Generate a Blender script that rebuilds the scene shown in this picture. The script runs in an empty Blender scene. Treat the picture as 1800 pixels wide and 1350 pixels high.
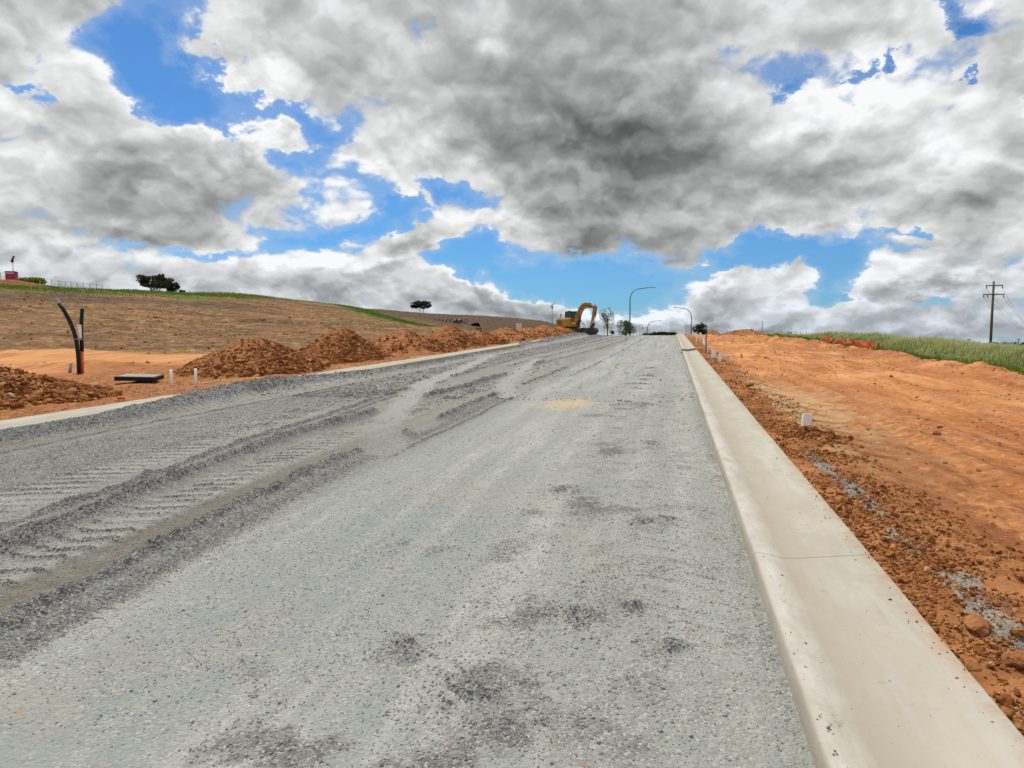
import bpy, math, random
import numpy as np
from mathutils import Vector, Matrix
R_ = math.radians
S = bpy.context.scene
COL = S.collection

# ------------------------------------------------------------------ camera
YAW, PITCH, CAMH = R_(12.6), R_(2.885), 1.6
cam = bpy.data.objects.new('camera', bpy.data.cameras.new('camera'))
COL.objects.link(cam)
cam.data.sensor_width = 36.0
cam.data.lens = 25.0
cam.data.clip_start = 0.05
cam.data.clip_end = 9000
cam.location = (0, 0, CAMH)
cam.rotation_euler = (R_(90) - PITCH, 0, YAW)
S.camera = cam

# ------------------------------------------------------------------ exposure
S.view_settings.view_transform = 'Standard'
S.view_settings.look = 'None'
S.view_settings.gamma = 1.0
S.view_settings.use_curve_mapping = False
S.view_settings.exposure = 0.0
S.render.engine = 'CYCLES'

# ------------------------------------------------------------------ sun
SUN_EL, SUN_AZ = R_(60), R_(38)          # azimuth measured to the left of +Y
sd = Vector((-math.sin(SUN_AZ)*math.cos(SUN_EL), math.cos(SUN_AZ)*math.cos(SUN_EL), math.sin(SUN_EL)))
sun = bpy.data.objects.new('sun', bpy.data.lights.new('sun', 'SUN'))
COL.objects.link(sun)
sun.data.energy = 4.0
sun.data.angle = R_(0.53)
sun.data.color = (1.0, 0.955, 0.88)
sun.rotation_euler = (-sd).to_track_quat('-Z', 'Y').to_euler()
sun.location = (-40, 40, 80)

# ------------------------------------------------------------------ sky
W = bpy.data.worlds.new('World'); S.world = W; W.use_nodes = True
class NT:
    """tiny helper for node maths"""
    def __init__(s, tree): s.t = tree; s.t.nodes.clear() if False else None
    def n(s, typ, **kw):
        nd = s.t.nodes.new(typ)
        for k, v in kw.items(): setattr(nd, k, v)
        return nd
    def put(s, sock, v):
        if v is None: return
        if isinstance(v, bpy.types.NodeSocket): s.t.links.new(v, sock)
        else:
            try: sock.default_value = v
            except Exception: sock.default_value = (v, v, v)
    def m(s, op, a, b=None, c=None, clamp=False):
        nd = s.n('ShaderNodeMath', operation=op, use_clamp=clamp)
        s.put(nd.inputs[0], a); s.put(nd.inputs[1], b); s.put(nd.inputs[2], c)
        return nd.outputs[0]
    def vm(s, op, a, b=None, scale=None):
        nd = s.n('ShaderNodeVectorMath', operation=op)
        s.put(nd.inputs[0], a); s.put(nd.inputs[1], b)
        if scale is not None: s.put(nd.inputs['Scale'], scale)
        return nd.outputs['Value'] if op in ('DOT_PRODUCT', 'LENGTH', 'DISTANCE') else nd.outputs[0]
    def mr(s, v, a, b, c=0.0, d=1.0, kind='LINEAR'):
        nd = s.n('ShaderNodeMapRange', interpolation_type=kind)
        s.put(nd.inputs[0], v); s.put(nd.inputs[1], a); s.put(nd.inputs[2], b); s.put(nd.inputs[3], c); s.put(nd.inputs[4], d)
        return nd.outputs[0]
    def xyz(s, x, y, z=0.0):
        nd = s.n('ShaderNodeCombineXYZ'); s.put(nd.inputs[0], x); s.put(nd.inputs[1], y); s.put(nd.inputs[2], z); return nd.outputs[0]
    def sep(s, v):
        nd = s.n('ShaderNodeSeparateXYZ'); s.put(nd.inputs[0], v); return nd.outputs
    def noise(s, v, scale=1.0, detail=4, rough=.5, dist=0.0, lac=2.0, col=False, typ='FBM', dim='3D'):
        nd = s.n('ShaderNodeTexNoise', noise_dimensions=dim); s.put(nd.inputs['Vector'], v)
        try: nd.noise_type = typ
        except Exception: pass
        for k, q in (('Scale', scale), ('Detail', detail), ('Roughness', rough), ('Distortion', dist), ('Lacunarity', lac)): s.put(nd.inputs[k], q)
        return nd.outputs['Color' if col else 0]
    def vor(s, v, scale=1.0, feature='F1', detail=0, rough=.5, rand=1.0, out='Distance', smooth=None, dim='3D'):
        nd = s.n('ShaderNodeTexVoronoi', feature=feature, voronoi_dimensions=dim); s.put(nd.inputs['Vector'], v)
        s.put(nd.inputs['Scale'], scale); s.put(nd.inputs['Randomness'], rand)
        if detail: s.put(nd.inputs['Detail'], detail); s.put(nd.inputs['Roughness'], rough)
        if smooth is not None: s.put(nd.inputs['Smoothness'], smooth)
        return nd.outputs[out]
    def mix(s, f, a, b, blend='MIX'):
        nd = s.n('ShaderNodeMix', data_type='RGBA', blend_type=blend)
        s.put(nd.inputs[0], f); s.put(nd.inputs[6], a if isinstance(a, bpy.types.NodeSocket) else (*a, 1)); s.put(nd.inputs[7], b if isinstance(b, bpy.types.NodeSocket) else (*b, 1))
        return nd.outputs[2]
    def rgb(s, c):
        nd = s.n('ShaderNodeRGB'); nd.outputs[0].default_value = (*c, 1); return nd.outputs[0]

def build_sky():
    t = W.node_tree; t.nodes.clear(); N = NT(t)
    out = N.n('ShaderNodeOutputWorld'); bg = N.n('ShaderNodeBackground'); bg.inputs[1].default_value = 0.1
    t.links.new(bg.outputs[0], out.inputs[0])
    sky = N.n('ShaderNodeTexSky', sky_type='NISHITA'); sky.sun_disc = False
    sky.sun_elevation = SUN_EL; sky.sun_rotation = -SUN_AZ
    sky.air_density = 1.0; sky.dust_density = 0.5; sky.ozone_density = 2.5
    d = N.n('ShaderNodeTexCoord').outputs['Generated']
    x, y, z = N.sep(d)[0:3]
    # cloud deck seen in perspective: a flat layer overhead, softened towards the horizon
    zz = N.m('ADD', N.m('MAXIMUM', z, 0.0), 0.55)
    q = N.xyz(N.m('DIVIDE', x, zz), N.m('DIVIDE', y, zz), 0.0)
    # world direction chart (fixed compass bearing) in which the big clouds are laid out
    bx = Vector((math.cos(YAW), math.sin(YAW), 0)); by = Vector((-math.sin(YAW), math.cos(YAW), 0))
    f = N.vm('DOT_PRODUCT', d, tuple(by)); r = N.vm('DOT_PRODUCT', d, tuple(bx))
    fs = N.m('MAXIMUM', f, 0.15)
    u = N.m('DIVIDE', r, fs); v = N.m('DIVIDE', z, fs)
    front = N.mr(f, 0.2, 0.45)
    # domain warp so that nothing keeps a geometric outline
    w1 = N.noise(q, 1.7, 4, .55, col=True, dim='2D'); w2 = N.noise(q, 6.5, 7, .64, col=True, dim='2D')
    wv = N.vm('ADD', N.vm('SCALE', N.vm('SUBTRACT', w1, (.5, .5, .5)), None, .26), N.vm('SCALE', N.vm('SUBTRACT', w2, (.5, .5, .5)), None, .16))
    # shrink the warp near the horizon
    wk = N.mr(v, 0.0, .35, .35, 1.0)
    uv = N.vm('ADD', N.xyz(u, v, 0.0), N.vm('SCALE', wv, None, wk))
    us, vs = N.sep(uv)[0:2]
    def blobs(lst):
        acc = None
        for (px, py, rx, ry, ang, amp) in lst:
            cx, cy = (px-900)/1250, (612-py)/1250
            mp = N.n('ShaderNodeMapping', vector_type='TEXTURE')
            N.put(mp.inputs[0], N.xyz(us, vs, acc if acc is not None else 0.0))
            mp.inputs[1].default_value = (cx, cy, 0); mp.inputs[2].default_value = (0, 0, R_(ang)); mp.inputs[3].default_value = (rx/1250, ry/1250, 1e5)
            l = N.vm('LENGTH', mp.outputs[0])
            e = N.mr(l, 0.0, 1.0, amp, 0.0, 'SMOOTHSTEP')
            acc = e if acc is None else N.m('ADD', acc, e)
        return acc
    A = blobs([  # coverage: minus = blue gap
        (275, 120, 120, 190, 22, -.75), (330, 190, 150, 70, -20, -.6), (170, 130, 90, 60, 20, -.4), (130, 195, 90, 28, -8, -.55), (450, 215, 180, 45, -25, -.55), (560, 235, 90, 40, -10, -.35),
        (765, 320, 90, 28, -20, -.60), (650, 375, 150, 42, 12, -.62), (560, 400, 130, 28, 0, -.45), (380, 430, 150, 26, 5, -.42),
        (900, 455, 260, 85, -3, -.95), (1080, 490, 240, 62, -4, -.95), (800, 470, 120, 70, 20, -.6), (690, 350, 60, 25, 10, -.4), (1010, 500, 170, 45, 0, -.5),
        (1330, 460, 190, 30, -2, -.75), (1445, 490, 75, 55, 0, -.62), (1570, 408, 80, 16, 3, -.50), (1620, 530, 120, 14, 0, -.35), (1480, 523, 70, 12, 0, -.5),
        (1328, 150, 38, 26, 20, -.50), (1412, 142, 30, 16, 0, -.38), (1450, 115, 32, 20, 0, -.48), (1618, 12, 46, 34, 30, -.75), (1480, 30, 200, 70, 0, .5), (1700, 70, 120, 60, 0, .35), (1400, 60, 120, 60, 0, .3), (1768, 118, 52, 22, 10, -.60), (1640, 112, 22, 14, 0, -.4), (10, 315, 20, 14, 0, -.5),
        # plus = cloud
        (300, 320, 330, 130, 0, .5), (700, 420, 110, 45, 18, .75), (560, 500, 330, 60, -3, .55), (800, 530, 300, 34, -6, .5), (1260, 505, 110, 45, -3, .85), (1380, 498, 75, 32, 8, .6),
        (1150, 250, 520, 200, -14, .6), (1560, 500, 140, 40, 0, .5), (1600, 570, 500, 30, 0, .5), (1100, 570, 300, 36, 0, .55), (700, 130, 420, 150, -15, .45), (80, 100, 150, 120, 0, .35), (1500, 250, 380, 110, 0, .3), (1690, 180, 260, 170, 0, .45), (1690, 340, 260, 110, 0, .45), (1230, 60, 160, 60, 0, .3), (640, 20, 140, 60, 0, .4), (60, 200, 140, 40, 0, .2), (640, 265, 170, 60, -10, .35), (500, 300, 120, 50, 0, .2), (1240, 560, 700, 34, 0, .4), (900, 545, 260, 26, -4, .45),
    ])
    B = blobs([  # lightness of the cloud: minus = grey underside, plus = sunlit side
        (1020, 160, 420, 170, -10, -.20), (1180, 320, 420, 120, -10, -.22), (1050, 415, 280, 70, -6, -.30), (830, 240, 260, 90, -20, -.14), (1000, 20, 420, 90, 0, -.12),
        (1420, 340, 260, 60, -4, -.14), (1740, 350, 220, 90, 10, -.20), (350, 345, 300, 70, 0, -.20), (250, 400, 300, 40, 0, -.20), (90, 60, 220, 90, 0, -.12), (1650, 505, 260, 20, 0, -.14),
        (1120, 235, 200, 60, 0, -.08), (600, 490, 200, 22, -2, -.10), (1260, 525, 90, 16, 0, -.14), (1300, 596, 900, 20, 0, -.07), (200, 470, 400, 50, 0, -.14), (30, 380, 120, 50, 0, -.1),
        (420, 215, 260, 60, -14, .20), (420, 120, 220, 60, -30, .16), (860, 60, 60, 60, 0, .14), (40, 200, 160, 40, -10, .16), (1500, 170, 330, 110, -6, .12), (1400, 190, 250, 60, 18, .10), (1640, 230, 200, 60, 0, .08),
        (700, 405, 90, 26, 15, .14), (540, 445, 110, 22, 0, .24), (960, 385, 150, 34, -14, .16), (1220, 480, 60, 22, 0, .18), (1450, 430, 260, 20, 0, .10), (870, 505, 200, 16, -6, .24), (1000, 540, 200, 16, 0, .14), (1500, 560, 300, 18, 0, .08), (640, 470, 120, 22, 12, .12), (1110, 540, 180, 18, 0, .14), (620, 300, 130, 40, 0, .10), (1640, 480, 200, 16, 0, .12)
    ])
    # relief noise, sampled twice (the second shifted up, towards the light)
    det = 9
    def dens(vec):
        a = N.noise(vec, 2.3, 11, .60, dim='2D')
        b = N.vor(vec, 6.0, 'F1', 3, .55, dim='2D')
        b2 = N.vor(vec, 17, 'F1', 2, .5, dim='2D')
        s = N.m('MULTIPLY', a, 1.0)
        s = N.m('SUBTRACT', s, N.m('MULTIPLY', b, .32))
        return N.m('SUBTRACT', s, N.m('MULTIPLY', b2, .14))
    w3 = N.noise(q, 7.0, 6, .6, col=True, dim='2D')
    qv = N.vm('ADD', q, N.vm('SCALE', N.vm('SUBTRACT', w3, (.5, .5, .5)), None, .075))
    D = dens(qv)
    # towards the light = up the sky = smaller q
    D2 = dens(N.vm('MULTIPLY', qv, (0.972, 0.972, 1)))
    D3 = dens(N.vm('MULTIPLY', qv, (0.915, 0.915, 1)))
    D = N.m('ADD', D, 0.0)
    A_ = N.m('MULTIPLY', A, front)
    cov = N.m('ADD', N.m('ADD', N.m('MULTIPLY', D, 1.55), A_), 0.24)
    hz = N.mr(z, 0.0, .07, .22, 0.0)          # the deck closes up towards the horizon
    cov = N.m('ADD', cov, hz)
    alpha = N.mr(cov, 0.08, 0.33, 0, 1, 'SMOOTHSTEP')
    thick = N.mr(cov, 0.20, 1.10)
    rel = N.m('ADD', N.m('MULTIPLY', N.m('SUBTRACT', D, D2), 1.9), N.m('MULTIPLY', N.m('SUBTRACT', D, D3), .75))
    rel = N.mr(rel, -.45, .45, -.18, .18)
    b = N.m('ADD', N.m('SUBTRACT', .93, N.m('MULTIPLY', thick, .22)), N.m('MULTIPLY', B, front))
    b = N.m('ADD', b, rel)
    low = N.mr(z, 0.0, .12, 1.0, 0.0)
    b = N.mr(b, .25, 1.04, .36, .985)
    lin = N.m('POWER', b, 2.3)
    g = N.mix(N.mr(b, .45, .85), (.95, 1.0, .99), (.985, .995, 1.0))
    g = N.mix(low, g, (.86, .955, 1.06))
    cl = N.vm('SCALE', g, None, N.m('MULTIPLY', lin, 10.0))
    cl = N.vm('SCALE', cl, None, 1.0)
    # clear sky
    sk = N.vm('MULTIPLY', sky.outputs[0], (.38, .72, 1.05))
    thin = N.m('MULTIPLY', N.mr(cov, -.35, .15, 0, .28, 'SMOOTHSTEP'), 1.0)
    sk2 = N.mix(thin, sk, (5.5, 6.6, 8.0))
    col = N.mix(alpha, sk2, cl)
    # below the horizon: plain dull land tone so that the light from below stays neutral
    col = N.mix(N.mr(z, -.02, 0.0), (1.6, 1.7, 1.7), col)
    t.links.new(col, bg.inputs[0])
build_sky()
W.cycles.sampling_method = 'MANUAL'; W.cycles.sample_map_resolution = 512

# ------------------------------------------------------------------ maths helpers
rng = np.random.default_rng(7); random.seed(7)
def _h(ix, iy, seed):
    n = (ix.astype(np.int64)*374761393 + iy.astype(np.int64)*668265263 + seed*974634777) & 0xffffffff
    n = ((n ^ (n >> 13))*1274126177) & 0xffffffff
    n = n ^ (n >> 16)
    return (n & 0xffffff)/float(0xffffff)
def vn(x, y, seed=0):
    ix = np.floor(x); iy = np.floor(y); fx = x-ix; fy = y-iy
    fx = fx*fx*(3-2*fx); fy = fy*fy*(3-2*fy)
    a = _h(ix, iy, seed); b = _h(ix+1, iy, seed); c = _h(ix, iy+1, seed); d = _h(ix+1, iy+1, seed)
    return (a*(1-fx)+b*fx)*(1-fy) + (c*(1-fx)+d*fx)*fy
def fbm(x, y, f=1.0, o=4, g=.5, seed=0):
    s = 0; a = 1; t = 0
    for i in range(o):
        s = s + a*(vn(x*f+17.3*i, y*f-9.1*i, seed+i*31)-.5); t += a*.5; a *= g; f *= 2.03
    return s/t
def ss(x, a, b):
    t = np.clip((x-a)/(b-a), 0, 1); return t*t*(3-2*t)
def gs(x, w): return np.exp(-(x/w)**2)
def segdist(x, y, pts):
    """distance to a polyline and the position along it"""
    best = np.full(np.shape(x), 1e9)
    for (x0, y0), (x1, y1) in zip(pts[:-1], pts[1:]):
        dx, dy = x1-x0, y1-y0; t = np.clip(((x-x0)*dx+(y-y0)*dy)/(dx*dx+dy*dy), 0, 1)
        best = np.minimum(best, np.hypot(x-x0-t*dx, y-y0-t*dy))
    return best

# ------------------------------------------------------------------ the lie of the land
XL, XR = -9.26, .52                       # inner kerb faces
def road_z(y):
    y = np.asarray(y, float)
    z = .039*y
    q = np.clip(y-68, 0, None); a = np.minimum(q, 56)
    z = z - .0008*a*a - np.clip(q-56, 0, None)*.0896
    return np.maximum(z, -9.0 - .0*y)
CP = np.array([(-25,-40,-1.5),(-25,0,0),(-25,30,1.17),(-25,60,2.35),(-25,85,3.2),(-25,115,3.4),(-25,160,3.4),(-38,34,1.6),(-60,-20,3),(-60,20,4.2),
 (-75,67,8.4),(-75,118,11),(-75,188,11.9),(-55,235,11.9),(-42,242,10.3),(-30,215,7.0),(-22,200,3.6),(-120,60,8),(-130,130,10),(-120,220,11),(-60,300,7),(0,260,-6),
 (-39,103,5.1),(-50,160,7.2),(-56,181,8.3),(-53,200,8.9),(-44,90,5.5),(-46,59,3.9),(-100,0,7.5),(-90,30,8)], float)
def _tps():
    n = len(CP); X = CP[:, :2]
    r2 = ((X[:, None]-X[None])**2).sum(2); K = np.where(r2 > 0, r2*np.log(r2+1e-9)*.5, 0) + np.eye(n)*3.0
    P = np.c_[np.ones(n), X]; A = np.zeros((n+3, n+3)); A[:n, :n] = K; A[:n, n:] = P; A[n:, :n] = P.T
    return np.linalg.solve(A, np.r_[CP[:, 2], 0, 0, 0])
TW = _tps()
def tps(x, y):
    x = np.asarray(x, float); y = np.asarray(y, float)
    z = TW[-3] + TW[-2]*x + TW[-1]*y
    for (cx, cy, _), w in zip(CP, TW[:-3]):
        r2 = (x-cx)**2+(y-cy)**2; z = z + w*r2*np.log(r2+1e-9)*.5
    return z
def land(x, y):
    """smooth ground height without small relief"""
    x = np.asarray(x, float); y = np.asarray(y, float)
    base = road_z(y)
    # right hand side falls away under the grass
    k = np.clip(x-9.3, 0, None); fall = .085*np.minimum(k, 60)*ss(k, 0, 3.0) + .03*np.clip(x-4, 0, 5)*ss(y, 45, 75)
    zr = np.maximum(base-fall, -9.0)
    near = ss(np.hypot(x, y-60), 330, 200)
    hill = tps(np.clip(x, -180, 0), np.clip(y, -60, 320))
    hill = -9 + (hill+9)*near
    w = ss(-x, 15, 30)
    z = zr*(1-w) + hill*w
    far = ss(np.hypot(x, y), 300, 700)
    return z*(1-far) + (-10.0)*far
def ground_z(x, y):
    x = np.asarray(x, float); y = np.asarray(y, float)
    z = land(x, y)
    # verges
    vr = ss(x, 1.0, 1.22); vl = ss(-x, 9.8, 10.05)
    side = np.maximum(vr, vl)
    z = z - .10*(1-side)*(x > -12)*(x < 3)
    z = z + .13*vr*(1-ss(x, 1.5, 2.6)*.85) + .12*vl*(1-ss(-x, 10.6, 12.5)*.7)
    d = np.hypot(x, y)
    fade = 1-ss(d, 60, 200)*.2
    on = side
    # right verge: rough strip by the kerb, wheel ruts beyond, low bank before the grass
    rough = gs(x-1.75, .55)*(x > 1.15)
    z = z + on*rough*(.05*fbm(x, y, 3.5, 4, .6, 5) + .035*fbm(x, y, 14, 3, .6, 6))
    z = z + rough*.05*np.clip(fbm(x, y, 1.3, 2, .5, 91), -.2, 1)
    xr = x - .012*y + .35*fbm(x, y*.15, .5, 2, .5, 3)
    right = ss(x, 2.0, 3.0)
    z = z + right*(1-ss(x, 9, 11))*(.030*np.sin(xr*2.6)+.030*fbm(x*1.8, y*.28, 1.2, 4, .55, 8)+.016*fbm(x*2, y*.6, 4, 4, .65, 9))
    for rx_, rw_ in ((3.0, .17), (3.55, .17), (4.9, .2), (5.5, .2), (6.6, .18), (7.1, .18)):
        c_ = rx_ + .02*(y-10)*(1 if rx_ > 4 else .3) + .35*fbm(x*0+rx_, y, .06, 2, .5, 11)
        z = z + right*(-.035*gs(x-c_, rw_)+.022*gs(np.abs(x-c_)-rw_*1.6, .09))*(.4+.9*vn(x*0+rx_*3, y*.3, 12))
    z = z + right*.008*fbm(x, y, 11, 3, .6, 10)*(1-ss(x, 9, 12))
    bank = gs(x-8.35-.35*fbm(x*0, y, .16, 3, .5, 21), .55)*ss(y, 8, 16)
    z = z + bank*(.20+.22*fbm(x, y, .8, 4, .6, 22))
    tr = ss(y, 52, 60)*(1-ss(y, 70, 76))*gs(x-6.9+.03*(y-60), .9)
    z = z - tr*.22*(1+fbm(x, y, .9, 3, .6, 23)) + gs(x-5.6, .5)*tr*0
    # left verge: churned strip then smooth haul track, then scraped hillside
    churn = (x < -9.95)*(1-ss(-x, 17, 21))
    z = z + churn*(.05*fbm(x, y, 1.1, 4, .6, 40)+.03*fbm(x, y, 5, 4, .65, 41))
    # low red mounds behind the conduits
    z = z + .30*np.exp(-((x+21.5)/2.2)**2-((y-23.0)/.9)**2)*(1+.5*fbm(x, y, 2, 3, .6, 42))
    z = z + .25*np.exp(-((x+32)/3.2)**2-((y-30.5)/.7)**2)*(1+.6*fbm(x, y, 2, 3, .6, 43))
    hl = ss(-x, 22, 30)
    s1 = x*.82+y*.57; s2 = -x*.57+y*.82
    z = z + hl*fade*(.50*fbm(s1*.22, s2, .28, 6, .6, 50) + .22*fbm(x, y, .10, 3, .5, 51) + .12*fbm(x, y, 1.1, 3, .6, 52) + .30*np.abs(fbm(s2*.7, s1*.25, .35, 3, .5, 53)))*(1-ss(d, 260, 420))
    return z
def track_mask(x, y):
    d = segdist(x, y, [(-70, 24.5), (-40, 28.0), (-24, 28.2), (-18.5, 38), (-15.5, 55), (-15, 80), (-17, 110)])
    w = 2.6 + 1.9*ss(-x, 17, 40)
    return 1-ss(d + 1.2*fbm(x, y, .25, 3, .5, 60), w*.75, w*1.15)

# pixel of the 1800 px photograph -> point on the land (used only to stand things at their real place)
_fw = np.array([-math.sin(YAW)*math.cos(PITCH), math.cos(YAW)*math.cos(PITCH), -math.sin(PITCH)])
_rt = np.array([math.cos(YAW), math.sin(YAW), 0.]); _up = np.cross(_rt, _fw)
def ray(px, py): return _fw + _rt*(px-900)/1250. - _up*(py-675)/1250.
def at(px, py, depth=None):
    d = ray(px, py)
    if depth is not None:
        p = np.array([0, 0, CAMH]) + d*depth; return Vector(p)
    t = np.geomspace(2, 400, 6000); P = np.array([0, 0, CAMH]) + t[:, None]*d
    below = np.nonzero(P[:, 2] < ground_z(P[:, 0], P[:, 1]))[0]
    i = below[0] if len(below) else -1
    return Vector(P[i])
def onland(x, y): return Vector((x, y, float(ground_z(np.array([x]), np.array([y]))[0])))

# ------------------------------------------------------------------ road surface relief
def _c(y, pts): return np.interp(y, [p[0] for p in pts], [p[1] for p in pts])
cross1 = [(-8.3, 33), (-7.0, 24), (-6.2, 17.5), (-5.0, 12.6), (-4.2, 9.8), (-3.5, 8.2)]
cross2 = [(-5.4, 29), (-4.5, 20.5), (-4.0, 17.0), (-3.3, 14.6)]
def road_h(x, y):
    """returns relief, loose (coarse dark stone, also painted shadow lines of the lugs), brown (damp fines), pale (dust)"""
    wob = .05*fbm(y, y*0, .7, 3, .5, 70) + .10*fbm(y, y*0, .12, 2, .5, 71)
    cut = 1-np.maximum(1-ss(segdist(x, y, cross1)+.12*fbm(x, y, 2, 2, .5, 72), .14, .40), (1-ss(segdist(x, y, cross2)+.1*fbm(x, y, 2, 2, .5, 73), .10, .34)))
    n1 = fbm(x, y, 3.0, 4, .6, 74); n2 = fbm(x, y, 12, 3, .6, 75); n3 = fbm(x, y, 40, 2, .6, 76)
    h = .006*n1 + .004*n2 + .0035*n3
    far = ss(y, 18, 45)
    loose = np.zeros_like(x); brown = np.zeros_like(x); pale = np.zeros_like(x)
    def ridge(pts, w, hgt, y0, y1, sharp=1.0, k=1.0):
        nonlocal h, loose, pale
        xc = _c(y, pts)+wob
        on = ss(y, y0-.3, y0)*(1-ss(y, y1, y1+.5))*cut
        g = gs((x-xc)/1.0, w*(1+.35*fbm(x*0+1, y, 1.5, 3, .5, int(w*1000))))**sharp
        amp = hgt*(1+.55*fbm(x, y, 4.5, 3, .6, 77)+.25*n2)
        h = h + on*g*amp; loose = np.maximum(loose, np.clip(on*g*g*1.5*k, 0, 1)); pale = pale*(1-np.clip(on*g*1.3, 0, 1))
    A = [(2, -4.3), (4, -4.46), (5.5, -4.73), (8.7, -5.05), (13.6, -4.93), (16, -4.6), (24, -4.75), (40, -3.9), (60, -3.4)]
    A2 = [(2, -4.95), (4.46, -5.05), (5.5, -5.08), (8.65, -5.5), (16.6, -6.0), (30, -6.3), (60, -5.2)]
    B = [(2, -3.3), (3.5, -3.35), (4.7, -3.49), (6.4, -3.60), (9, -3.62), (15.5, -3.56), (22, -3.5)]
    # smooth wheel strips and their lug marks
    def strip(pts, w, arr, amp, dep=0.0, y0=2, y1=60, seed=80):
        nonlocal h
        xc = _c(y, pts)+wob
        g = (1-ss(np.abs(x-xc)+.05*n1, w*.7, w*1.15))*ss(y, y0-1, y0)*(1-ss(y, y1, y1+4))
        h = h - dep*g
        return g
    def lugs(pts, w, pitch, lean, amp, y0, y1, seed, k=1.0):
        nonlocal h, pale, loose
        xc = _c(y, pts)+wob; dx = x-xc
        g = (1-ss(np.abs(dx)+.10*n1, w*.6, w*1.1))*ss(y, y0-1, y0)*(1-ss(y, y1, y1+6))
        ph = (y + lean*dx + .05*fbm(x, y, 1.4, 3, .5, seed))/pitch
        wv = np.abs((ph % 1)-.5)*2
        bar = ss(wv, .50, .85)*(.55+.6*vn(np.floor(ph), dx*1.2, seed+1))
        h = h + g*bar*amp*.9*(1+.3*n2)
        pale = np.maximum(pale, g*(1-bar)*.9*k); loose = loose*(1-g*.8*k)+g*bar*(.85+.2*n1)*k  # bars darkened through this mask: shadow lines of the tread put into the colour
    br = strip([(2, -3.72), (6, -3.88), (9, -3.95), (16, -4.0), (30, -4.1)], .20, None, 0, .02, 2, 26)
    br2 = strip([(2, -8.1), (8, -8.35), (12, -8.35), (20, -8.05), (60, -6.8)], .22, None, 0, .015, 2, 60)
    br3 = strip([(2, -4.72), (5, -4.88), (8.7, -5.26), (14, -5.4), (24, -5.6)], .07, None, 0, .01, 2, 22)
    brown = np.clip(br*.95 + br2*.6 + br3*.35, 0, 1)*cut
    lugs([(2, -4.05), (6, -4.35), (9, -4.55), (16, -4.35), (30, -4.3)], .27, .22, -.42, .022, 2, 26, 81)
    lugs([(2, -5.75), (5, -5.85), (8.6, -6.25), (16, -6.75), (40, -7.1)], .46, .22, -.34, .017, 2, 40, 83)
    lugs([(2, -8.5), (8, -8.72), (14, -8.72), (30, -8.6), (60, -8.4)], .30, .20, -.3, .016, 2, 50, 85)
    lugs([(2, .12), (6, .02), (20, -.1), (60, -.1)], .34, .20, .40, .008, 4, 50, 87, .42)
    lugs([(2, -1.0), (8, -.75), (20, -.9), (60, -1.0)], .55, .36, -.15, .005, 5, 40, 89, .30)
    ridge(A, .12, .13, 2, 26); ridge(A, .10, .05, 26, 60, k=.6)
    ridge(A2, .09, .075, 2, 22); ridge([(a, b+.17) for a, b in A2], .06, .03, 2, 18); ridge(A2, .12, .04, 22, 60, k=.6)
    ridge(B, .11, .10, 2, 9.3); ridge(B, .10, .10, 11.0, 15.6); ridge(B, .08, .04, 17.5, 24)
    ridge([(a, b+.22) for a, b in B], .20, .018, 2, 14, k=.55); ridge([(a, b+.42) for a, b in B], .05, .02, 8, 15)
    ridge([(7, -8.05), (10, -8.15), (15, -7.9), (30, -7.9), (60, -6.6)], .05, .03, 2, 60)
    ridge([(20, -7.2), (40, -6.4), (70, -4.9)], .16, .04, 20, 72, k=.5); ridge([(24, -5.6), (45, -4.9), (72, -3.9)], .14, .035, 24, 72, k=.5)
    ridge([(16, -2.9), (30, -2.6), (60, -2.2)], .10, .02, 20, 70, k=.4)
    # windrow of loose stone against the left kerb, spilling over it in places
    Hw = _c(y, [(2, .14), (8, .17), (10, .20), (13, .27), (15.5, .29), (17, .22), (20, .17), (24, .08), (30, .05), (33, .12), (35, .05), (44, .07), (46, .30), (48.5, .12), (55, .20), (57, .34), (60, .18), (66, .30), (70, .36), (80, .3)])
    xw = _c(y, [(2, -8.7), (8, -8.74), (10, -8.86), (12, -9.10), (14, -9.33), (16, -9.33), (18, -9.05), (20, -8.85), (26, -8.85), (33, -9.05), (40, -8.9), (46, -9.45), (50, -9.2), (57, -9.5), (70, -9.5)])
    ww = _c(y, [(2, .26), (10, .34), (14, .44), (17, .36), (22, .22), (40, .24), (46, .45), (80, .6)])
    g = gs(x-xw-.1*fbm(x*0, y, 1.2, 3, .5, 90), ww)
    h = h + Hw*g*(1+.22*n1+.12*n2); loose = np.maximum(loose, np.clip(g*1.6, 0, 1))
    # rough middle left lane, loose drifts in the right lane and against the right kerb
    lane = (1-ss(np.abs(x+7.1+.1*n1), .75, 1.1))
    h = h + lane*.008*n2; loose = np.maximum(loose, lane*(.55+.25*n1)); loose = np.maximum(loose, ss(-x, 3.0, 3.6)*(.26+.2*n1))
    drift = gs(x+.75+.25*fbm(x*0, y, .8, 2, .5, 92), .55)*ss(fbm(x, y, 1.5, 5, .7, 93), -.15, .45)*(1-ss(y, 14, 40)*.5)
    mott = gs(x+.35, 1.15)*ss(fbm(x, y, 2.6, 5, .72, 96), -.22, .38)*.42*(1-ss(y, 12, 30)); loose = np.maximum(loose, mott); h = h + mott*.008
    drift = np.maximum(drift, gs(x+1.1, 1.0)*ss(fbm(x, y, 1.9, 5, .7, 94), .02, .55)*(1-ss(y, 4.5, 8)))
    h = h + drift*.012; loose = np.maximum(loose, drift*.80)
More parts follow.
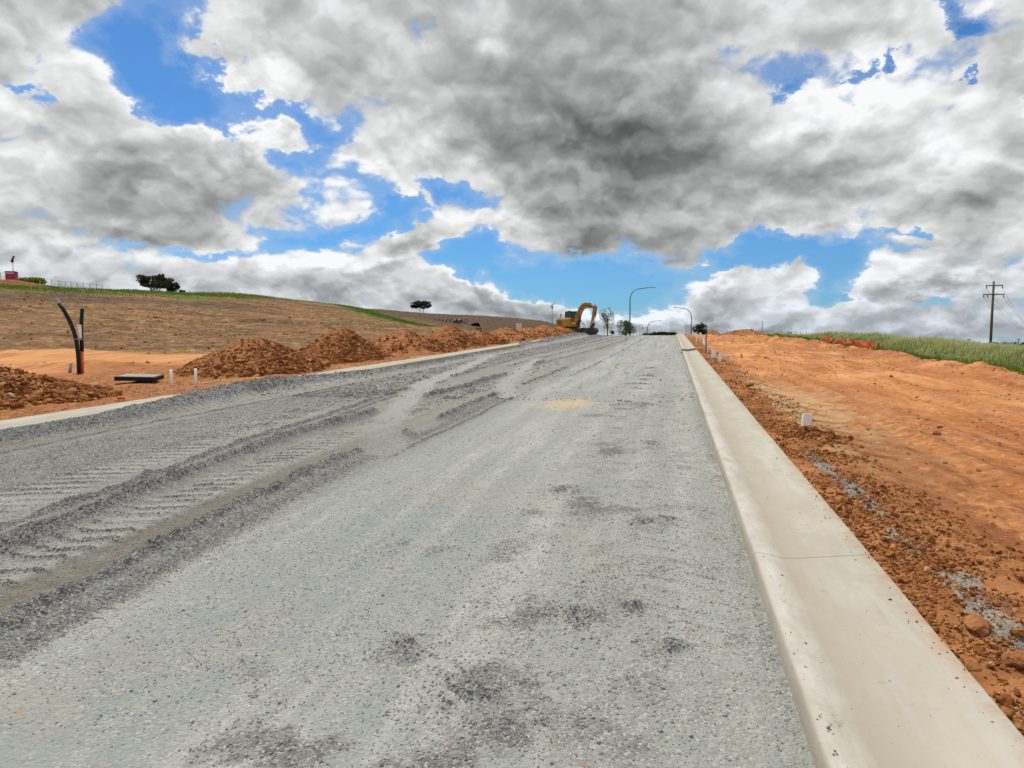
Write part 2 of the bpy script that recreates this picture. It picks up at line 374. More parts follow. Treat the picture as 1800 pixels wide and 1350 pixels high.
    for cx_, cy_, cr_ in ((-.42, 3.75, .16), (-.20, 3.9, .10), (.02, 3.55, .13), (-.22, 5.65, .15), (-.02, 5.75, .10), (-.80, 2.9, .22), (-1.25, 3.2, .16), (-.95, 6.6, .18), (-.25, 9.3, .22), (-.50, 13.5, .30)):
        q_ = gs(np.maximum(0, np.hypot(x-cx_, (y-cy_)*.8)+.30*cr_*(n1*2.2+n2*1.2)), cr_)*ss(n1+.8*n2, -.55, .10); h = h + q_*.034*(1+.8*n2); loose = np.maximum(loose, q_*.85)
    kr = gs(x-XR, .16)*(.6+.5*n1); h = h + .012*kr; loose = np.maximum(loose, kr*.55)
    mid = ss(x, -3.2, -2.6)*(1-ss(x, -.6, 0.2))
    pale = np.maximum(pale, mid*.35*(1+fbm(x, y*.3, .9, 3, .5, 95)))
    pale = np.maximum(pale, (1-cut)*ss(y+.8*n1, 8.2, 12.5)*.95); loose = loose*(.25+.75*cut)
    # small heaps at the road's far left shoulder
    edge = ss(-x, 9.75, 9.98)
    h = h*(1-edge) - .06*edge
    return h, loose, brown, pale

# ------------------------------------------------------------------ object helpers
def tag(o, label=None, cat=None, group=None, kind=None):
    if label: o['label'] = label
    if cat: o['category'] = cat
    if group: o['group'] = group
    if kind: o['kind'] = kind
    return o
def link(name, me, mat=None, parent=None):
    if mat is not None and not me.materials: me.materials.append(mat)
    o = bpy.data.objects.new(name, me); COL.objects.link(o)
    if parent: o.parent = parent
    return o
def empty(name, loc=(0, 0, 0), rz=0.0):
    o = bpy.data.objects.new(name, None); COL.objects.link(o); o.location = loc; o.rotation_euler = (0, 0, rz)
    o.empty_display_size = .2
    return o
def npmesh(name, V, Fq, smooth=True, attrs=None):
    me = bpy.data.meshes.new(name); V = np.asarray(V, np.float32); Fq = np.asarray(Fq, np.int32); k = Fq.shape[1]
    me.vertices.add(len(V)); me.vertices.foreach_set('co', V.ravel())
    me.loops.add(Fq.size); me.loops.foreach_set('vertex_index', Fq.ravel())
    me.polygons.add(len(Fq)); me.polygons.foreach_set('loop_start', np.arange(0, Fq.size, k, dtype=np.int32))
    me.polygons.foreach_set('loop_total', np.full(len(Fq), k, np.int32)) if False else None
    me.update(calc_edges=True)
    me.polygons.foreach_set('use_smooth', np.full(len(Fq), smooth))
    for nme, a in (attrs or {}).items():
        at_ = me.attributes.new(nme, 'FLOAT', 'POINT'); at_.data.foreach_set('value', np.asarray(a, np.float32).ravel())
    return me
def gridfaces(nr, nc):
    i = np.arange(nr*nc).reshape(nr, nc)
    return np.stack([i[:-1, :-1], i[:-1, 1:], i[1:, 1:], i[1:, :-1]], -1).reshape(-1, 4)
class MB:
    def __init__(s): s.v = []; s.f = []
    def add(s, V, Fc):
        o = len(s.v); s.v += [tuple(p) for p in V]; s.f += [tuple(i+o for i in f) for f in Fc]; return s
    def box(s, c, d, rot=None, taper=1.0):
        V = []
        for z in (-1, 1):
            k = 1 if z < 0 else taper
            for x, y in ((-1, -1), (1, -1), (1, 1), (-1, 1)): V.append(Vector((x*d[0]/2*k, y*d[1]/2*k, z*d[2]/2)))
        if rot is not None: V = [rot @ p for p in V]
        return s.add([p+Vector(c) for p in V], [(0, 3, 2, 1), (4, 5, 6, 7), (0, 1, 5, 4), (1, 2, 6, 5), (2, 3, 7, 6), (3, 0, 4, 7)])
    def tube(s, pts, r, n=8, cap=True):
        pts = [Vector(p) for p in pts]; rr = r if hasattr(r, '__len__') else [r]*len(pts); V = []; Fc = []
        prev = None
        for i, p in enumerate(pts):
            t = (pts[min(i+1, len(pts)-1)]-pts[max(i-1, 0)]).normalized()
            if prev is None: a = t.orthogonal().normalized()
            else:
                a = prev - t*prev.dot(t); a = a.normalized() if a.length > 1e-6 else t.orthogonal().normalized()
            prev = a; b = t.cross(a)
            for k in range(n):
                q = 2*math.pi*k/n; V.append(p + (a*math.cos(q)+b*math.sin(q))*rr[i])
        for i in range(len(pts)-1):
            for k in range(n): Fc.append((i*n+k, i*n+(k+1) % n, (i+1)*n+(k+1) % n, (i+1)*n+k))
        if cap: Fc.append(tuple(reversed(range(n)))); Fc.append(tuple((len(pts)-1)*n+k for k in range(n)))
        return s.add(V, Fc)
    def bar(s, a, b, w, h=None):
        a = Vector(a); b = Vector(b); d = b-a; q = d.to_track_quat('X', 'Z').to_matrix()
        return s.box((a+b)/2, (d.length, w, h or w), q)
    def prism(s, poly, y0, y1):
        """side outline (x, z) extruded across y"""
        n = len(poly); V = [(x, y0, z) for x, z in poly]+[(x, y1, z) for x, z in poly]
        Fc = [tuple(range(n)), tuple(reversed(range(n, 2*n)))]+[(i, n+i, n+(i+1) % n, (i+1) % n) for i in range(n)]
        return s.add(V, Fc)
    def mesh(s, name, smooth=False):
        me = bpy.data.meshes.new(name); me.from_pydata(s.v, [], s.f); me.update()
        import bmesh
        bm = bmesh.new(); bm.from_mesh(me); bmesh.ops.recalc_face_normals(bm, faces=bm.faces); bm.to_mesh(me); bm.free()
        if smooth: me.polygons.foreach_set('use_smooth', [True]*len(me.polygons))
        return me
    def build(s, name, mat, parent=None, smooth=False, bevel=0.0):
        o = link(name, s.mesh(name, smooth), mat, parent)
        if bevel:
            m = o.modifiers.new('bevel', 'BEVEL'); m.width = bevel; m.segments = 2; m.limit_method = 'ANGLE'; m.angle_limit = R_(40)
        return o

# ------------------------------------------------------------------ materials
def newmat(name):
    m = bpy.data.materials.new(name); m.use_nodes = True; t = m.node_tree; t.nodes.clear(); N = NT(t)
    out = N.n('ShaderNodeOutputMaterial'); b = N.n('ShaderNodeBsdfPrincipled'); t.links.new(b.outputs[0], out.inputs[0])
    b.inputs['Specular IOR Level'].default_value = .25
    return m, N, b
def bump(N, b, h, strength=.5, dist=.01):
    nd = N.n('ShaderNodeBump'); nd.inputs['Strength'].default_value = strength; nd.inputs['Distance'].default_value = dist
    N.put(nd.inputs['Height'], h); N.t.links.new(nd.outputs[0], b.inputs['Normal'])
def pos(N): return N.n('ShaderNodeTexCoord').outputs['Object']
def attr(N, name, typ='GEOMETRY'):
    a = N.n('ShaderNodeAttribute', attribute_type=typ); a.attribute_name = name; return a.outputs['Fac']
def plain(name, col, rough=.6, metal=0.0, var=.15, scale=6.0, spec=.3, dirt=None, dirtk=.0):
    m, N, b = newmat(name); p = pos(N)
    n = N.noise(p, scale, 5, .6)
    c = N.mix(N.mr(n, .3, .7), tuple(x*(1-var) for x in col), tuple(min(1, x*(1+var)) for x in col))
    if dirt is not None:
        n2 = N.noise(p, scale*.6, 6, .65); c = N.mix(N.mr(n2, .62-dirtk*.3, .72), c, dirt)
    N.put(b.inputs['Base Color'], c); N.put(b.inputs['Roughness'], N.mr(n, .2, .8, rough*.85, min(1, rough*1.15)))
    b.inputs['Metallic'].default_value = metal; b.inputs['Specular IOR Level'].default_value = spec
    return m
def mat_road():
    m, N, b = newmat('crushed_gravel'); p = pos(N)
    px, py, pz = N.sep(p)[0:3]; p2 = N.xyz(px, py, 0)
    loose, brown, pale = attr(N, 'loose'), attr(N, 'brown'), attr(N, 'pale')
    v1 = N.n('ShaderNodeTexVoronoi'); N.put(v1.inputs['Vector'], p); v1.inputs['Scale'].default_value = 95
    v2 = N.n('ShaderNodeTexVoronoi'); N.put(v2.inputs['Vector'], p); v2.inputs['Scale'].default_value = 42
    v3 = N.n('ShaderNodeTexVoronoi'); N.put(v3.inputs['Vector'], p); v3.inputs['Scale'].default_value = 16
    c1 = N.sep(v1.outputs['Color'])[0]; c2 = N.sep(v2.outputs['Color'])[0]; c2b = N.sep(v2.outputs['Color'])[1]; c3 = N.sep(v3.outputs['Color'])[0]
    big = N.noise(p2, .55, 5, .6, dim='2D'); mid = N.noise(p2, 3.2, 5, .65, dim='2D'); fine = N.noise(p, 60, 4, .7)
    streak = N.noise(N.vm('MULTIPLY', p2, (2.4, .16, 1)), 1.0, 5, .6, dim='2D')
    dust = N.mix(N.mr(mid, .3, .7), (.262, .276, .258), (.335, .342, .314))
    dust = N.mix(N.mr(streak, .42, .62), dust, (.228, .243, .234)); dust = N.mix(N.mr(streak, .46, .34), dust, (.38, .388, .358))
    tan = N.mix(N.mr(fine, .3, .7), (.29, .27, .21), (.37, .35, .285))
    base = N.mix(N.mr(big, .56, .74, 0, .8), dust, tan)
    kerbdust = N.m('MULTIPLY', N.mr(px, -.55, .25), N.mr(mid, .35, .6))
    base = N.mix(N.m('MULTIPLY', kerbdust, .75), base, tan)
    stone = N.mix(N.mr(c2, .0, 1.0), (.16, .17, .172), (.33, .34, .33))
    stone = N.mix(N.mr(c1, .88, .90), stone, (.46, .455, .42))
    stone = N.mix(N.mr(c2b, .96, .97), stone, (.33, .28, .21))
    dark = N.mix(N.mr(c2, .0, 1.0), (.11, .11, .105), (.26, .255, .24))
    dark = N.mix(N.mr(c1, .90, .92), dark, (.36, .35, .33))
    sm = N.m('MULTIPLY', N.mr(N.m('ADD', mid, N.m('MULTIPLY', c3, .18)), .36, .72), .70)
    c = N.mix(sm, base, stone)
    c = N.mix(N.m('MULTIPLY', N.mr(px, -2.9, -3.5), .62), c, N.mix(N.mr(c2, 0, 1), (.135, .132, .120), (.255, .250, .232)))
    c = N.mix(N.m('MULTIPLY', pale, N.mr(fine, .2, .7, .45, .9)), c, (.33, .33, .305))
    bc = N.mix(N.mr(c1, .2, .9), (.085, .068, .048), (.135, .114, .085))
    bc = N.mix(N.mr(N.m('ADD', py, N.m('MULTIPLY', mid, 6)), 8, 15), bc, N.mix(N.mr(c1, .2, .9), (.20, .18, .14), (.28, .26, .21)))
    c = N.mix(N.m('MULTIPLY', brown, N.mr(mid, .3, .62, .45, 1.0)), c, bc)
    lz = N.mr(N.m('ADD', loose, N.mr(mid, .3, .7, -.18, .18)), .25, .75)
    c = N.mix(lz, c, dark)
    # hints of clay trodden in
    clay = N.m('MULTIPLY', N.mr(N.noise(p2, 7.5, 3, .55, dim='2D'), .755, .79), N.mr(big, .45, .5))
    c = N.mix(N.m('MULTIPLY', clay, .7), c, (.40, .17, .07))
    dd = N.vm('LENGTH', N.vm('MULTIPLY', N.vm('SUBTRACT', p2, (-1.95, 13.6, 0)), (1.15, .62, 1)))
    spot = N.m('MULTIPLY', N.mr(N.m('ADD', dd, N.m('MULTIPLY', N.m('SUBTRACT', mid, .5), 1.1)), .75, .25), .8)
    c = N.mix(spot, c, (.50, .40, .25))
    N.put(b.inputs['Base Color'], c); b.inputs['Roughness'].default_value = .95; b.inputs['Specular IOR Level'].default_value = .12
    hh = N.m('ADD', N.m('MULTIPLY', N.m('SUBTRACT', 1, N.mr(v2.outputs['Distance'], 0, .7)), .55), N.m('MULTIPLY', N.m('SUBTRACT', 1, N.mr(v1.outputs['Distance'], 0, .7)), .35))
    hh = N.m('ADD', N.m('MULTIPLY', hh, N.m('ADD', .45, c2)), N.m('MULTIPLY', fine, .8))
    hh = N.m('MULTIPLY', hh, N.m('SUBTRACT', 1.0, N.m('MULTIPLY', brown, .65)))
    bump(N, b, hh, .8, .012)
    return m
def mat_ground():
    m, N, b = newmat('clay_soil'); p = pos(N)
    px, py, pz = N.sep(p)[0:3]; p2 = N.xyz(px, py, 0)
    g, tr, dk, churn, straw, grey, hill = [attr(N, k) for k in ('grass', 'track', 'dark', 'churn', 'straw', 'grey', 'hill')]
    n1 = N.noise(p2, .35, 6, .6, dim='2D'); n2 = N.noise(p2, 2.4, 6, .65, dim='2D'); n3 = N.noise(p, 22, 5, .7)
    st = N.noise(N.vm('MULTIPLY', p2, (1.5, .22, 1)), 1.0, 7, .68, .4, dim='2D')
    st2 = N.noise(N.vm('MULTIPLY', p2, (3.4, 2.0, 1)), 1.0, 6, .7, .6, dim='2D')
    c = N.mix(N.mr(st, .34, .64), (.33, .118, .038), (.52, .235, .088))
    c = N.mix(N.m('MULTIPLY', N.mr(n1, .52, .70), .75), c, (.58, .32, .150))
    c = N.mix(N.m('MULTIPLY', N.mr(st2, .58, .74), .55), c, (.145, .055, .024))  # clay tone variation; dark mottling also stands in for shading of the relief
    c = N.mix(N.m('MULTIPLY', N.mr(N.noise(p2, .8, 4, .6, dim='2D'), .56, .66), .5), c, (.36, .185, .12))
    damp = attr(N, 'damp'); st3 = N.noise(N.vm('MULTIPLY', p2, (8.0, 6.5, 1)), 1.0, 7, .72, .5, dim='2D')
    c = N.mix(N.mr(N.m('ADD', N.m('MULTIPLY', damp, .75), N.mr(st3, .3, .7, -.35, .35)), .25, .85, 0, .85), c, N.mix(N.mr(st2, .4, .6), (.16, .050, .018), (.27, .098, .035)))
    c = N.mix(N.mr(st3, .60, .68, 0, .40), c, (.15, .055, .022))
    c = N.mix(N.mr(st3, .40, .32, 0, .35), c, (.56, .33, .17))
    c = N.mix(N.m('MULTIPLY', tr, .85), c, N.mix(N.mr(st, .3, .7), (.40, .175, .062), (.55, .29, .125)))
    # hillside: scraped brown earth with thin dead grass
    sl = N.noise(N.vm('MULTIPLY', N.xyz(N.m('ADD', N.m('MULTIPLY', px, .82), N.m('MULTIPLY', py, .57)), N.m('SUBTRACT', N.m('MULTIPLY', py, .82), N.m('MULTIPLY', px, .57)), 0), (.09, .55, 1)), 1.0, 8, .7, .5, dim='2D')
    n4 = N.noise(p2, .9, 7, .72, dim='2D')
    hc = N.mix(N.mr(sl, .40, .62), (.105, .055, .026), (.245, .118, .050))
    hc = N.mix(N.m('MULTIPLY', N.mr(n4, .50, .66), .75), hc, (.36, .195, .088))
    hc = N.mix(N.m('MULTIPLY', N.mr(N.noise(p2, .35, 8, .74, dim='2D'), .48, .62), .50), hc, (.092, .094, .036))
    n5 = N.noise(p2, 3.0, 7, .75, dim='2D')
    hc = N.mix(N.mr(n5, .54, .64, 0, .65), hc, (.075, .048, .026))
    hc = N.mix(N.mr(n5, .44, .36, 0, .55), hc, (.36, .215, .115))
    sx = N.xyz(N.m('ADD', N.m('MULTIPLY', px, .5), N.m('MULTIPLY', py, .86)), N.m('SUBTRACT', N.m('MULTIPLY', py, .5), N.m('MULTIPLY', px, .86)), 0)
    ln = N.m('ABSOLUTE', N.m('SUBTRACT', N.noise(N.vm('MULTIPLY', sx, (.10, .24, 1)), 1.0, 6, .65, 1.2, dim='2D'), .5))
    hc = N.mix(N.m('MULTIPLY', N.mr(ln, .026, .004, 0, .75), N.mr(n4, .4, .55)), hc, (.40, .235, .12))
    ln2 = N.m('ABSOLUTE', N.m('SUBTRACT', N.noise(N.vm('MULTIPLY', sx, (.16, .34, 1)), 1.0, 6, .65, 1.2, dim='2D'), .47))
    hc = N.mix(N.m('MULTIPLY', N.mr(ln2, .030, .008, 0, .7), N.mr(n4, .38, .50)), hc, (.055, .034, .020))
    c = N.mix(hill, c, hc)
    c = N.mix(dk, c, N.mix(N.mr(n4, .38, .62), (.045, .030, .020), (.115, .072, .042)))
    ch = N.mix(N.mr(n2, .35, .65), (.23, .088, .032), (.36, .158, .062))
    ch = N.mix(N.mr(n3, .62, .75), ch, (.44, .26, .14))
    c = N.mix(churn, c, ch)
    c = N.mix(N.m('MULTIPLY', straw, N.mr(n2, .38, .62)), c, (.42, .33, .185))
    gc = N.mix(N.mr(n4, .35, .65), (.055, .095, .022), (.12, .155, .045))
    c = N.mix(N.mr(N.m('ADD', g, N.mr(n4, .3, .7, -.35, .35)), .35, .75), c, gc)
    vg = N.n('ShaderNodeTexVoronoi'); N.put(vg.inputs['Vector'], p); vg.inputs['Scale'].default_value = 85
    gk = N.mr(N.m('ADD', grey, N.mr(n2, .3, .7, -.3, .3)), .40, .60)
    c = N.mix(gk, c, N.mix(N.sep(vg.outputs['Color'])[0], (.17, .145, .115), (.31, .28, .235)))
    c = N.mix(N.m('MULTIPLY', N.mr(n3, .35, .65), .22), c, (.12, .05, .02), 'MULTIPLY') if False else c
    N.put(b.inputs['Base Color'], c); b.inputs['Roughness'].default_value = .95; b.inputs['Specular IOR Level'].default_value = .1
    hh = N.m('ADD', N.m('MULTIPLY', n3, .6), N.m('MULTIPLY', st2, .9)); hh = N.m('ADD', hh, N.m('MULTIPLY', N.noise(p, 7, 6, .7), 1.0))
    bump(N, b, hh, .75, .035)
    return m
def mat_concrete():
    m, N, b = newmat('kerb_concrete'); p = pos(N); px, py, pz = N.sep(p)[0:3]
    n1 = N.noise(p, 1.3, 5, .6); n2 = N.noise(N.vm('MULTIPLY', p, (1, .35, 1)), 9, 6, .6); n3 = N.noise(p, 160, 3, .7)
    c = N.mix(N.mr(n1, .35, .65), (.345, .318, .262), (.40, .370, .306))
    c = N.mix(N.m('MULTIPLY', N.mr(n2, .5, .75), .45), c, (.43, .41, .355))
    c = N.mix(N.m('MULTIPLY', N.mr(N.noise(N.vm('MULTIPLY', p, (3, .3, 3)), 2.0, 5, .6), .50, .72), .55), c, (.47, .465, .44))
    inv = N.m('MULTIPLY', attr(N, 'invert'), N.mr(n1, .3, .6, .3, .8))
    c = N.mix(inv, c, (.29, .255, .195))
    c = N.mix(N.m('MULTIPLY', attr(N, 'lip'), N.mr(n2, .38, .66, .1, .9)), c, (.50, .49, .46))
    c = N.mix(N.m('MULTIPLY', N.mr(N.noise(p, 14, 3, .5), .68, .73), .5), c, (.27, .23, .18))
    c = N.mix(N.mr(N.noise(p, 3.2, 7, .7), .56, .72, 0, .55), c, (.30, .265, .21))
    c = N.mix(N.mr(N.noise(N.vm('MULTIPLY', p, (14, 1.2, 1)), 1.0, 6, .7), .58, .72, 0, .35), c, (.28, .255, .21))
    c = N.mix(N.mr(N.noise(p, 55, 3, .6), .66, .74, 0, .5), c, (.22, .20, .17))
    c = N.mix(N.m('MULTIPLY', attr(N, 'dirt'), N.mr(N.noise(p, 6, 6, .7), .42, .62)), c, (.36, .20, .11))
    N.put(b.inputs['Base Color'], c); b.inputs['Roughness'].default_value = .95; b.inputs['Specular IOR Level'].default_value = .08
    bump(N, b, N.m('ADD', n3, N.m('MULTIPLY', N.noise(p, 30, 4, .6), 1.4)), .35, .004)
    return m
def mat_inst(name, cols, rough=.95, bscale=40, bstr=.4):
    """stones / clods: colour picked per instance"""
    m, N, b = newmat(name); tint = attr(N, 'tint', 'INSTANCER'); p = pos(N)
    r = N.n('ShaderNodeValToRGB'); N.put(r.inputs[0], tint); els = r.color_ramp.elements
    r.color_ramp.interpolation = 'LINEAR'
    while len(els) < len(cols): els.new(.5)
    for i, c in enumerate(cols): els[i].position = i/(len(cols)-1); els[i].color = (*c, 1)
    n = N.noise(p, 3.0, 4, .6)
    N.put(b.inputs['Base Color'], N.mix(N.mr(n, .3, .7, 0, .4), r.outputs[0], (cols[0][0]*.8, cols[0][1]*.8, cols[0][2]*.8)))
    b.inputs['Roughness'].default_value = rough; b.inputs['Specular IOR Level'].default_value = .15
    bump(N, b, N.noise(p, 5, 5, .7), bstr, .15)
    return m
M = {}
M['road'] = mat_road(); M['ground'] = mat_ground(); M['conc'] = mat_concrete()
M['stone'] = mat_inst('loose_stone', [(.17, .165, .155), (.23, .225, .212), (.29, .288, .275), (.35, .352, .338), (.42, .415, .39), (.50, .49, .45)])
M['clod'] = mat_inst('clay_clod', [(.17, .055, .018), (.26, .092, .028), (.36, .142, .044), (.44, .20, .070), (.52, .30, .145), (.46, .38, .27)])
M['black'] = plain('black_poly_pipe', (.014, .014, .015), .65, spec=.2, dirt=(.16, .09, .05), dirtk=.1)
M['white_pvc'] = plain('white_pvc', (.82, .82, .80), .45, var=.06, dirt=(.35, .22, .13), dirtk=.15)
M['orange_pvc'] = plain('orange_pvc', (.62, .115, .03), .5, dirt=(.25, .10, .05), dirtk=.2)
M['orange_net'] = plain('orange_barrier_plastic', (.70, .105, .025), .6, var=.25)
M['galv'] = plain('galvanised_steel', (.30, .32, .33), .45, metal=.6, var=.12)
M['lamp'] = plain('weathered_lamp_steel', (.12, .15, .155), .5, metal=.4, var=.15)
M['dsteel'] = plain('dark_steel', (.045, .042, .040), .6, metal=.3, var=.3, dirt=(.20, .10, .05), dirtk=.2)
M['timber'] = plain('weathered_timber', (.105, .088, .072), .85, var=.35, scale=3)
M['pegwood'] = plain('pale_peg_timber', (.50, .40, .28), .8)
M['yellow'] = plain('worn_yellow_paint', (.48, .265, .030), .55, var=.35, scale=3, dirt=(.16, .09, .05), dirtk=.8, spec=.4)
M['glass'] = plain('tinted_cab_glass', (.030, .042, .040), .12, var=.2, spec=.6)
M['rubber'] = plain('track_rubber', (.025, .024, .023), .8, dirt=(.20, .10, .055), dirtk=.5)
M['panel'] = plain('solar_cells', (.018, .022, .035), .25, spec=.6)
M['magenta'] = plain('faded_magenta_panel', (.36, .035, .10), .55, var=.1)
M['palesign'] = plain('pale_sign_face', (.62, .60, .60), .6)
M['redsign'] = plain('red_sign_face', (.42, .05, .05), .6)
M['green'] = plain('green_cabinet_paint', (.06, .12, .07), .5)
M['concpipe'] = plain('precast_concrete', (.22, .20, .17), .9, var=.2)
M['bark'] = plain('grey_bark', (.13, .105, .085), .9, var=.3, scale=5)
M['lid'] = plain('pit_lid_concrete', (.26, .25, .22), .8, var=.2, dirt=(.30, .18, .10), dirtk=.5)
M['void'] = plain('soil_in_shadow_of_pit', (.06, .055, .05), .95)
def mat_leaf(name, c0, c1, ambient=.0):
    m, N, b = newmat(name); p = pos(N); n = N.noise(p, 2.2, 3, .6)
    N.put(b.inputs['Base Color'], N.mix(N.mr(n, .35, .65), c0, c1)); b.inputs['Roughness'].default_value = .7
    tr = N.n('ShaderNodeBsdfTranslucent'); N.put(tr.inputs[0], N.mix(.5, c1, c1)); mx = N.n('ShaderNodeMixShader'); mx.inputs[0].default_value = .22
    N.t.links.new(b.outputs[0], mx.inputs[1]); N.t.links.new(tr.outputs[0], mx.inputs[2])
    out = [x for x in N.t.nodes if x.type == 'OUTPUT_MATERIAL'][0]; N.t.links.new(mx.outputs[0], out.inputs[0])
    return m
M['gum'] = mat_leaf('gum_leaves', (.030, .038, .022), (.062, .068, .040))
M['sapling'] = mat_leaf('sapling_leaves', (.050, .085, .035), (.10, .145, .06))
M['darkleaf'] = mat_leaf('dark_shrub_leaves', (.016, .026, .012), (.035, .050, .022))
def mat_grass():
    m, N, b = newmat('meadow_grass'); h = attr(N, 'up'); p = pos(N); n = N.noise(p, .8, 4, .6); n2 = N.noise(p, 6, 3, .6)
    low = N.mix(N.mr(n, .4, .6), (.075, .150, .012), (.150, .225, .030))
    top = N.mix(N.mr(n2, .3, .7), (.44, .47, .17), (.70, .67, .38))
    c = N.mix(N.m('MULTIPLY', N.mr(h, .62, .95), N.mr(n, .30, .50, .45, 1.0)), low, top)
    N.put(b.inputs['Base Color'], c); b.inputs['Roughness'].default_value = .7
    tr = N.n('ShaderNodeBsdfTranslucent'); N.put(tr.inputs[0], c); mx = N.n('ShaderNodeMixShader'); mx.inputs[0].default_value = .35
    N.t.links.new(b.outputs[0], mx.inputs[1]); N.t.links.new(tr.outputs[0], mx.inputs[2])
    out = [x for x in N.t.nodes if x.type == 'OUTPUT_MATERIAL'][0]; N.t.links.new(mx.outputs[0], out.inputs[0])
    return m
M['grass'] = mat_grass()

# ------------------------------------------------------------------ sheets: road, ground, hillside
def rows(y0, y1, k, mn, cap):
    ys = [y0]
    while ys[-1] < y1: ys.append(ys[-1] + min(cap, max(mn, ys[-1]**2/1137*k)))
    return ys
# road
yr = np.array([-6, -3, -1, 0, 1, 1.6] + rows(2.0, 118, .55, .022, 1.2) + [130, 150, 180, 220, 300])
xr = np.r_[np.arange(-9.98, -9.0, .03), np.arange(-9.0, .50, .024), [.5, .53]]
X, Y = np.meshgrid(xr, yr); h, lo, br, pa = road_h(X, Y)
crown = -.012*np.abs(X+4.4)*0
Z = road_z(Y) + h*(Y > 1.2) + crown
link('road', npmesh('road', np.stack([X, Y, Z], -1).reshape(-1, 3), gridfaces(len(yr), len(xr)), True, dict(loose=lo, brown=br, pale=pa)), M['road'])['kind'] = 'structure'
# ground
def grow(a, b, s0, k, sgn=1):
    o = []; v = a; s = s0
    while v < b: v += s; s *= k; o.append(sgn*v)
    return o
yg = np.array([-900, -400, -180, -90, -45, -22, -10, -5, -2, 0, 1, 1.6] + rows(2.0, 120, .62, .03, 1.0) + list(np.arange(121.5, 262, 1.8)) + grow(262, 4200, 4, 1.25))
xg = np.array(sorted(grow(80, 4200, 2.0, 1.25, -1)) + list(np.arange(-80, -22, .42)) + list(np.arange(-22, -9.9, .075)) + [-9.85, -9.3, -5, 0, .6, 1.1] + list(np.arange(1.16, 9.6, .040)) + list(np.arange(9.7, 24, .35)) + grow(24, 4200, .6, 1.25))
X, Y = np.meshgrid(xg, yg); Z = ground_z(X, Y)
D = np.hypot(X, Y)
hill = ss(-X+1.5*fbm(X, Y, .15, 3, .5, 100), 17.5, 20.5)*(1-0)
track = track_mask(X, Y)*(X < -12)
churn = np.maximum((X < -9.95)*(1-ss(-X+3.5*fbm(X, Y, .3, 4, .6, 101), 17.5, 22.5)), (X > 1.1)*(1-ss(X+.35*fbm(X, Y, 1.0, 4, .6, 102)+.0*Y, 1.75, 2.15)))
churn = np.maximum(churn, (X > 5)*gs(X-8.35, .75)*ss(fbm(X, Y, .9, 4, .6, 103), -.25, .1)*.8*ss(Y, 8, 14))
grass = (X > 8.9)*1.0*ss(X+.3*fbm(X, Y, .6, 3, .5, 104), 8.8, 9.2)
# hillside greens: crest strip and scattered patches
P3 = np.stack([X, Y, Z], -1) - np.array([0, 0, CAMH]); dz = np.maximum(P3 @ _fw, 1e-3)
ridge = [(-90, 40), (-76, 66), (-76, 92), (-76, 118), (-76, 150)]
gr = ss(fbm(X, Y, .11, 4, .6, 121), -.12, .20)*(1-ss(segdist(X, Y, ridge)+4*fbm(X, Y, .07, 4, .6, 105), 7, 16))*ss(-X, 40, 55)
strip = (1-ss(segdist(X, Y, [(-74, 150), (-60, 126), (-48, 112), (-38, 106)])+1.5*fbm(X, Y, .2, 3, .6, 106), 2.2, 5.5))
patch = ss(fbm(X, Y, .13, 5, .62, 107), .30, .55)*.55*(X < -30)
grass = np.maximum.reduce([grass, gr*.95*(X < -25), strip*.95*(X < -25), patch*(1-track)])
dark = (ss(Y+.35*X, 92, 112)*ss(-X, 24, 34)*.95)
scar = ss(fbm(X*.82+Y*.57, (-X*.57+Y*.82)*3, .045, 4, .6, 108), .10, .30)*ss(-X, 34, 46)*1.0
tail = (1-ss(segdist(X, Y, [(-68, 50), (-64, 62), (-60, 78), (-56, 90)])+3*fbm(X, Y, .12, 4, .6, 109), 2, 6))*.7
dark = np.maximum.reduce([dark, scar*.75, tail])*(1-track)
dark = np.where(grass > .6, dark*.2, dark)
straw = gs(np.hypot((X-2.0-.01*Y)*1.1, (Y-13.8)*.22)+.3*fbm(X, Y, 1.5, 4, .6, 110), 1.0)*(X > 1.7)
straw = np.maximum(straw, (X < -9.95)*(1-ss(-X, 15, 19))*ss(fbm(X, Y, .7, 4, .6, 111), .0, .4)*.55*ss(Y, 12, 15))
gl = [tuple(at(a, b).xy) for a, b in ((1417, 790), (1480, 845), (1540, 900), (1612, 976))]
gl2 = [tuple(at(a, b).xy) for a, b in ((1672, 1012), (1710, 1055), (1790, 1110), (1800, 1125))]
grey = np.maximum(gs(segdist(X, Y, gl)+.03*fbm(X, Y, 4, 3, .6, 112), .075), gs(segdist(X, Y, gl2)+.05*fbm(X, Y, 4, 3, .6, 113), .10))
grey = grey*(.55+.6*(fbm(X, Y, 3, 3, .6, 114) > -.25)) + .8*gs(np.hypot(X-2.0, (Y-30)*.25)+.3*fbm(X, Y, 2, 3, .6, 115), .55)
damp = (X > 1.2)*(1-ss(Y+.9*(X-3)+1.8*fbm(X, Y*.5, .35, 3, .5, 116), 7, 14))*.75 + (X > 1.2)*ss(fbm(X*1.2, Y*.13, .55, 6, .62, 117), -.02, .32)*.62
hill = hill*(1-track*.92)*ss(Y+1.0*fbm(X, Y, .3, 3, .5, 119), 27, 31)
V = np.stack([X, Y, Z], -1).reshape(-1, 3); Fq = gridfaces(len(yg), len(xg))
A_ = dict(grass=grass, track=track, dark=dark, churn=churn, straw=straw, grey=grey, hill=hill, damp=damp)
xc = X.reshape(-1)[Fq].mean(1); yc = Y.reshape(-1)[Fq].mean(1); hm = (hill.reshape(-1)[Fq].mean(1) > .5) & (xc > -180) & (yc > -50) & (yc < 300)
